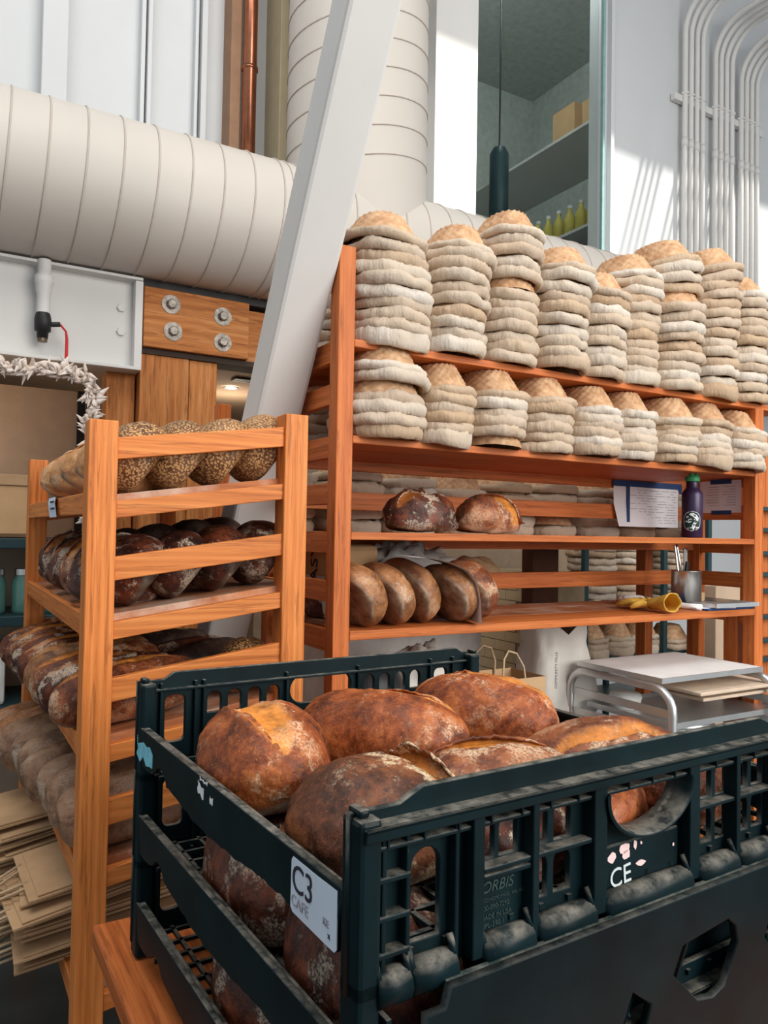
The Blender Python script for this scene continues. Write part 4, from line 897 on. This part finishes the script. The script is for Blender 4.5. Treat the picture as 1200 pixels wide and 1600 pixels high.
# taped sheets
ps = thing('taped_schedule', 'large white schedule sheet held with blue tape', 'paper', (2.75, 2.385, 1.56))
P = [[(2.555 + .42 * j / 10 + .05 * max(0, .5 - i / 8) * (1 - j / 10), 2.388 - .015 * max(0, .6 - i / 8) * (1 - j / 10), 1.545 + .200 * i / 8 + .0 * j) for j in range(11)] for i in range(9)]
wpart('sheet', MB().grid(P), M['paper'], ps)
wpart('tape_strip', MB().box(2.548, 2.995, 2.383, 2.3845, 1.722, 1.748), M['blue_tape'], ps); wpart('tape_strip', MB().box(2.632, 2.650, 2.381, 2.3825, 1.565, 1.735), M['blue_tape'], ps); wpart('tape_strip', MB().box(2.975, 2.995, 2.3815, 2.3825, 1.700, 1.73), M['blue_tape'], ps)
random.seed(8)
for i in range(13):
    z = 1.708 - .012 * i; x = 2.66
    while x < 2.95:
        l = random.uniform(.02, .07)
        if random.random() < .75: wpart('print_line', MB().box(x, min(x + l, 2.96), 2.3855, 2.3862, z, z + .0022), M['grey_ink'], ps)
        x += l + .012
pn = thing('taped_note', 'small white note taped to the right side rails', 'paper', (2.845, 2.07, 1.61))
wpart('sheet', MB().grid([[(2.8480, 1.975 + .21 * j / 4, 1.607 + .135 * i / 4) for j in range(5)] for i in range(5)]), M['paper'], pn)
wpart('tape_strip', MB().box(2.8460, 2.8472, 2.02, 2.12, 1.728, 1.748), M['blue_tape'], pn); wpart('tape_strip', MB().box(2.8460, 2.8472, 2.02, 2.115, 1.600, 1.617), M['blue_tape'], pn)
for i in range(8):
    for y0 in (2.00, 2.08): wpart('print_line', MB().box(2.8466, 2.8474, y0, y0 + random.uniform(.03, .06), 1.715 - .011 * i, 1.717 - .011 * i), M['grey_ink'], pn)
# sheet draped over leaning loaves
dp = thing('draped_sheet', 'white paper sheet draped over a leaning loaf', 'paper', (1.33, 1.95, 1.36))
pth = [(1.185, 1.432), (1.24, 1.428), (1.30, 1.420), (1.35, 1.408), (1.395, 1.388), (1.425, 1.352), (1.440, 1.30), (1.446, 1.226)]
wpart('sheet', MB().grid([[(x + .35 * (y - 1.88), y, z) for y in (1.865, 1.93, 2.0, 2.06)] for x, z in pth]), M['paper'], dp, smooth=True)
# sacks and bags behind the leaning loaves
o = wpart('plastic_sack', crumple((1.41, 2.27, 1.222), (.22, .075, .135), 3, .35, freq=3.6), M['grey_sack'], smooth=True); tag(o, 'crumpled translucent grey sack behind the leaning loaves', 'sack')
o = wpart('paper_bag', crumple((1.90, 2.54, 1.30), (.13, .08, .06), 5, .22, freq=2.6), M['kraft'], smooth=True); tag(o, 'crumpled brown paper bag behind the low back rail', 'bag')
pt = thing('paper_pot', 'tan paper pot beside the rightmost leaning loaf', 'pot', (1.735, 2.27, SH['low'] + .001))
lpart('pot_body', MB().lathe([(0, 0), (.034, 0), (.044, .085), (.041, .085), (.032, .006)], n=24), M['cardboard'], pt, smooth=True)
lpart('pot_rim', MB().lathe([(.0445, .080), (.047, .083), (.0445, .087), (.041, .085)], n=24), M['kraft'], pt, smooth=True)
eb = thing('flour_bag', 'tan paper flour bag with black letters behind the left post', 'bag', (1.15, 2.24, SH['low'] + .001))
lpart('bag_body', MB().box(-.085, .085, -.10, .12, 0, .235), M['sack'], eb, bev=.02)
lpart('bag_band', MB().box(-.087, .087, -.102, .122, .12, .237), M['cardboard'], eb, bev=.02)
o = lpart('lettering', text_mesh('EASY', .072, .0004), M['ink'], eb, loc=(-.089, -.005, .075)); o.rotation_euler = Matrix(((0, 0, -1), (0, -1, 0), (-1, 0, 0))).to_euler()
o.rotation_euler = Matrix(((0, 0, -1), (0, 1, 0), (1, 0, 0))).to_euler()
# tray, can of tools, box, glove, towel
bt = thing('blue_folder', 'blue folder and papers under the baking tray', 'folder', (2.68, 2.02, SH['low']))
lpart('cover', MB().box(-.13, .148, -.115, .12, .001, .008), M['blue_tray'], bt, bev=.002); lpart('papers', MB().obox((-.06, -.06, .0095), (.09, -.02, 0), (.015, .05, 0), (0, 0, .0012)), M['paper'], bt)
ty = thing('baking_tray', 'shallow aluminium baking tray on the low shelf', 'tray', (2.70, 2.02, SH['low'] + .011))
lpart('tray_base', MB().box(-.12, .13, -.13, .14, 0, .003), M['alu'], ty)
for nm, b in (('tray_side', (-.125, -.120, -.135, .145)), ('tray_side', (.130, .135, -.135, .145)), ('tray_end', (-.12, .13, -.135, -.130)), ('tray_end', (-.12, .13, .14, .145))): lpart(nm, MB().box(*b, 0, .017), M['alu'], ty, bev=.001)
cn = thing('tool_can', 'shiny steel can holding kitchen tools', 'can', (2.62, 2.06, SH['low'] + .015))
lpart('can_wall', MB().lathe([(0, .002), (.056, .002), (.056, .13), (.058, .132), (.060, .130), (.058, .128), (.058, 0), (0, 0)], n=36), M['steel'], cn, smooth=True)
for i, (dx, dy, l, nm, lab) in enumerate(((-.015, .0, .23, 'kitchen_tongs', 'steel tongs standing tallest in the tool can'), (.012, .015, .215, 'kitchen_tongs', 'shorter steel tongs leaning in the tool can'), (-.03, -.01, .165, 'kitchen_knife', 'black handled knife leaning in the tool can'))):
    k = thing(nm, lab, 'utensil', (2.62 + dx, 2.06 + dy, SH['low'] + .018), (.08 * i - .08, -.12 + .1 * i, .3 * i))
    lpart('arm', MB().tube([(-.004, 0, 0), (-.008, 0, l * .5), (-.005, 0, l)], .0045, 8), M['steel'] if i < 2 else M['black'], k)
    lpart('arm' if i < 2 else 'handle', MB().tube([(.006, 0, 0), (.012, 0, l * .5), (.007, 0, l)], .0045 if i < 2 else .008, 8), M['steel'] if i < 2 else M['black'], k)
    if i < 2: lpart('hinge', MB().tube([(-.006, 0, l - .002), (.008, 0, l - .002)], .007, 8), M['steel'], k)
bxx = thing('carton', 'flat cardboard carton behind the steel tool can', 'box', (2.735, 2.145, SH['low'] + .015))
lpart('carton_body', MB().box(-.075, .06, -.04, .015, 0, .036), M['cardboard'], bxx, bev=.002); lpart('tape_strip', MB().box(-.012, .0, -.041, .016, .0, .0368), M['kraft'], bxx)
gl = thing('work_glove', 'yellow leather work glove lying on the low shelf edge', 'glove', (2.32, 1.99, SH['low'] + .002))
P = []
for i in range(15):
    t = i / 14; cx = -.02 + .0 * t; L = -.07 + .19 * t; r = .030 + .012 * t; hgt = .5 + .35 * t
    P.append([(.05 * (1 - t) + (.0) + math.sin(2 * math.pi * j / 20) * r * 1.15 + .008 * noise.noise(Vector((t * 4, j * .4, 2))), -L * .9 + .008 * noise.noise(Vector((t * 5, j * .5, 1))), .004 + r * hgt * (1 + math.cos(2 * math.pi * j / 20)) + .004 * noise.noise(Vector((t * 6, j * .5, 7)))) for j in range(21)])
gp = lpart('cuff_and_palm', MB().grid(P), M['yellow'], gl, smooth=True); s = gp.modifiers.new('thick', 'SOLIDIFY'); s.thickness = .003
for i, (dx, l, a) in enumerate(((-.012, .085, -.5), (.012, .10, -.15), (.036, .10, .15), (.060, .09, .45), (-.02, .07, -1.2))):
    b0 = Vector((.05 + dx - .03, .055 - (.05 if i == 4 else 0), .020)); d = Vector((math.sin(a), math.cos(a), 0))
    lpart('finger' if i < 4 else 'thumb', MB().tube([b0, b0 + d * l * .35 + Vector((0, 0, .008)), b0 + d * l * .7 + Vector((0, 0, .002)), b0 + d * l + Vector((0, 0, -.008))], [.014, .0145, .013, .007], 10), M['yellow'], gl, smooth=True)
tw = thing('white_brush', 'white handled bench brush lying beside the yellow glove', 'brush', (2.50, 2.10, SH['low'] + .002))
lpart('brush_head', MB().xf(Matrix()).add(*(lambda m: (m.v, m.f))(crumple((-.02, .10, 0), (.065, .075, .022), 9, .12))), M['white_cloth'], tw, smooth=True)
lpart('handle', MB().tube([(-.01, .06, .022), (.005, -.03, .016), (.03, -.12, .010), (.045, -.17, .010)], [.018, .014, .012, .012], 10), M['white_cloth'], tw, smooth=True)

# ------------------------------------------------------------------ under the low shelf
o = wpart('flour_sack', crumple((1.46, 2.22, .70), (.16, .12, .24), 11, .22, freq=2.4), M['sack'], smooth=True); tag(o, 'slumped beige flour sack under the low shelf', 'sack')
o = wpart('dark_kettle', MB().lathe([(0, 0), (.10, 0), (.12, .05), (.12, .16), (.09, .21), (.03, .235), (0, .24)], (1.22, 2.18, .86), 32), M['black'], smooth=True); tag(o, 'dark rounded kettle under the low shelf by the left post', 'kettle')
wbx = thing('white_bin', 'white bin standing behind the flour sack', 'bin', (1.6, 2.75, 0))
wpart('bin_body', MB().box(1.30, 2.03, 2.62, 2.9, .3, 1.16), M['pail'], wbx, bev=.02); wpart('bin_lid', MB().box(1.28, 2.05, 2.60, 2.92, 1.16, 1.19), M['pail'], wbx, bev=.008)
us = thing('lower_bench', 'low wooden bench under the basket shelving', 'bench', (1.9, 2.2, 0))
wpart('bench_top', MB().box(1.02, 1.90, 1.95, 2.38, .66, .69), M['wood_x'], us, bev=.003)
for x in (1.03, 1.84): wpart('leg', MB().box(x, x + .045, 2.0, 2.35, 0, .66), M['wood_z'], us, bev=.003)
# big woven sack
sk = thing('woven_sack', 'tall white woven sack with rotated black print', 'sack', (2.08, 2.2, .35))
P = []
for i in range(25):
    t = i / 24; z = .35 + .83 * t; row = []
    for j in range(41):
        a = 2 * math.pi * (j % 40) / 40; f = 1 - max(0, t - .72) * .75
        e = .6; ca, sa = math.cos(a), math.sin(a); x = .165 * f * math.copysign(abs(ca) ** e, ca); y = .10 * (1 - max(0, t - .6) * 1.2) * math.copysign(abs(sa) ** e, sa)
        zz = z - (.07 * max(0, t - .8) / .2 * math.exp(-((x + .0) / .05) ** 2))
        n = noise.noise(Vector((x * 9 + 4, y * 9, z * 5))) * .030 + abs(noise.noise(Vector((x * 20, y * 14, z * 9)))) * .030
        row.append((2.165 + x * (1 + n * 4), 2.31 + y + n * (1 if y > 0 else -1), zz))
    P.append(row)
wpart('sack_body', MB().grid(P), M['sack'], sk, smooth=True)
o = wpart('lettering', text_mesh('COMMUNITY MILLS', .0155, .0004), M['ink'], sk); o.location = Vector((2.035, 2.172, .925)) - OFF[sk]; o.rotation_euler = Matrix(((0, -1, 0), (0, 0, -1), (1, 0, 0))).to_euler()
# kraft carrier bag
kb = thing('carrier_bag', 'brown paper carrier bag with twine handles beside the sack', 'bag', (1.665, 2.06, .69))
for b in ((-.13, .13, -.09, -.088), (-.13, .13, .088, .09), (-.13, -.128, -.088, .088), (.128, .13, -.088, .088)): lpart('bag_side', MB().box(*b, 0, .335), M['kraft'], kb)
lpart('bag_base', MB().box(-.128, .128, -.088, .088, 0, .003), M['kraft'], kb)
for y in (-.085, .085): lpart('handle', MB().tube([(-.05, y, .30), (-.05, y, .345), (-.04, y * .9, .40), (-.015, y * .8, .425), (.02, y * .8, .415), (.045, y * .9, .37), (.05, y, .30)], .0035, 6), M['twine'], kb)
# aluminium tray trolley
pr = thing('tray_trolley', 'low aluminium tray trolley with rounded tube frame', 'trolley', (2.43, 1.98, 0))
X0, X1, Y0, Y1, ZT = 2.15, 2.72, 1.74, 2.22, 1.0
for x in (X0, X1):
    path = [(x, Y0, 0), (x, Y0, ZT - .10)] + [(x, Y0 + .08 - .08 * math.cos(R(a)), ZT - .09 + .075 * math.sin(R(a))) for a in range(15, 91, 15)] + [(x, (Y0 + Y1) / 2, ZT - .015)] + [(x, Y1 - .08 + .08 * math.sin(R(a)), ZT - .09 + .075 * math.cos(R(a))) for a in range(0, 91, 15)] + [(x, Y1, 0)]
    wpart('tube_frame', MB().tube(path, .0145, 12), M['alu'], pr, smooth=True)
    for z in (.92, .845, .76, .60): wpart('runner', MB().box(x - .012 if x == X1 else x, x + .012 if x == X0 else x, Y0 + .01, Y1 - .01, z - .03, z - .004), M['alu'], pr)
for z in (.12, .55): wpart('cross_bar', MB().tube([(X0, Y1, z), (X1, Y1, z)], .012, 10), M['alu'], pr, smooth=True)
tt = thing('sheet_pan', 'floury upturned sheet pan on top of the tray trolley', 'tray', (2.43, 1.98, 1.001))
lpart('pan_plate', MB().box(-.275, .275, -.19, .20, .014, .018), M['white_cloth'], tt, bev=.002)
for b in ((-.28, -.275, -.195, .205), (.275, .28, -.195, .205), (-.275, .275, -.195, -.19), (-.275, .275, .20, .205)): lpart('pan_edge', MB().box(*b, 0, .018), M['alu'], tt)
for i, (x0, x1, z, dy) in enumerate(((2.36, 2.86, .921, .0), (2.40, 2.92, .934, .03), (2.32, 2.80, .947, -.02))):
    o = wpart('wooden_peel', MB().box(x0, x1, 1.78 + dy, 2.12 + dy, z, z + .012), plain('pale_board_%d' % i, (.66, .52, .40), .8), bev=.003); tag(o, ('lowest thin wooden board in the tray trolley', 'middle thin wooden board jutting from the tray trolley', 'topmost thin wooden board in the tray trolley')[i], 'board', 'boards in the tray trolley')
s2 = thing('sheet_pan', 'grey sheet pan on the second level of the tray trolley', 'tray', (2.50, 1.97, .843))
lpart('pan_plate', MB().box(-.30, .36, -.19, .20, 0, .003), M['alu'], s2); 
for b in ((-.305, -.30, -.195, .205), (.36, .365, -.195, .205), (-.30, .36, -.195, -.19), (-.30, .36, .20, .205)): lpart('pan_edge', MB().box(*b, 0, .02), M['alu'], s2)
bw_ = thing('mixing_bowl', 'steel mixing bowl on the third level of the tray trolley', 'bowl', (2.42, 1.95, .761))
lpart('bowl_shell', MB().lathe([(0, 0), (.06, .002), (.11, .03), (.13, .07), (.135, .07), (.112, .026), (.06, -.001)], n=36), M['steel'], bw_, smooth=True)
lpart('bowl_rim', MB().tube([(.1325 * math.cos(2 * math.pi * q / 36), .1325 * math.sin(2 * math.pi * q / 36), .07) for q in range(36)], .0035, 6, True), M['steel'], bw_, smooth=True)
s3 = thing('sheet_pan', 'plain sheet pan under the mixing bowl', 'tray', (2.435, 1.97, .757))
lpart('pan_plate', MB().box(-.275, .275, -.19, .20, 0, .002), M['alu'], s3)
pl_ = thing('white_pail', 'white plastic tub lying behind the trolley frame', 'tub', (2.30, 2.08, .847))
lpart('tub_body', MB().lathe([(0, 0), (.05, 0), (.062, .045), (.055, .058), (0, .06)], n=24), M['pail'], pl_, smooth=True)
# tiled block and pillar behind
wt = struct('wall_tiled', MB().box(2.61, 3.0, 3.0, 3.55, 0, 1.30), M['grout'], label='low block faced with long beige tiles')
zz = .62; row = 0
tm = MB().box(0, .012, 0, .166, 0, .050).mesh('tile'); tm.materials.append(M['tile'])
while zz < 1.28:
    for q in range(4):
        y0 = 3.0 + (q - (.5 if row % 2 else 0)) * .170
        if y0 < 2.99 or y0 + .166 > 3.56: continue
        link('tile', tm, None, wt, (2.600, y0, zz))
    zz += .054; row += 1
trim(MB().box(2.55, 2.72, 2.90, 2.985, 0, 1.9), plain('dark_brown_post', (.10, .035, .015), .6), 'dark brown post beside the tiled block')
trim(MB().box(2.0, 2.6, 3.52, 3.58, 1.30, 1.36), M['wood_x'], 'orange sill above the tiled block')
trim(MB().box(3.95, 4.25, 2.9, 3.0, 0, 1.22), M['beige'], 'pale pier right of the metal rack')
trim(MB().box(4.26, 4.62, 2.9, 3.1, 0, 1.22), M['white_paint'], 'white pier right of the metal rack')

# ------------------------------------------------------------------ folded paper bags on the bottom rack shelf
random.seed(21)
for pile, (px, py, n) in enumerate(((.385, 2.02, 9), (.345, 2.42, 10))):
    z = BZ[4] + .004
    for i in range(n):
        rz = random.uniform(-.12, .12); dx = random.uniform(-.03, .02)
        z = BZ[4] + .010 + .0205 * i
        b = thing('folded_bag', ('bottom' if i == 0 else ordinal(i) + ' up') + ' folded brown paper bag in the ' + ('nearer' if pile == 0 else 'rear') + ' pile', 'bag', (px + dx, py + random.uniform(-.03, .03), z), (0, -sl, rz), 'folded paper bags under the bread')
        lpart('bag_panel', MB().box(-.20, .16, -.14, .14, 0, .006).box(-.20 + .02, .16, -.135, .13, .007, .011), M['kraft'], b, bev=.001)
        for q in range(2):
            h = [(-.19, -.06 + .02 * q, .003 + .004 * q)] + [(-.19 - .115 * math.sin(math.pi * k / 8) - .012 * random.random(), -.06 + .02 * q + .11 * k / 8, .004 + .004 * q - .030 * math.sin(math.pi * k / 8)) for k in range(1, 8)] + [(-.19, .05 + .02 * q, .003 + .004 * q)]
            lpart('handle', MB().tube(h, .0035, 6), M['twine'], b, smooth=True)
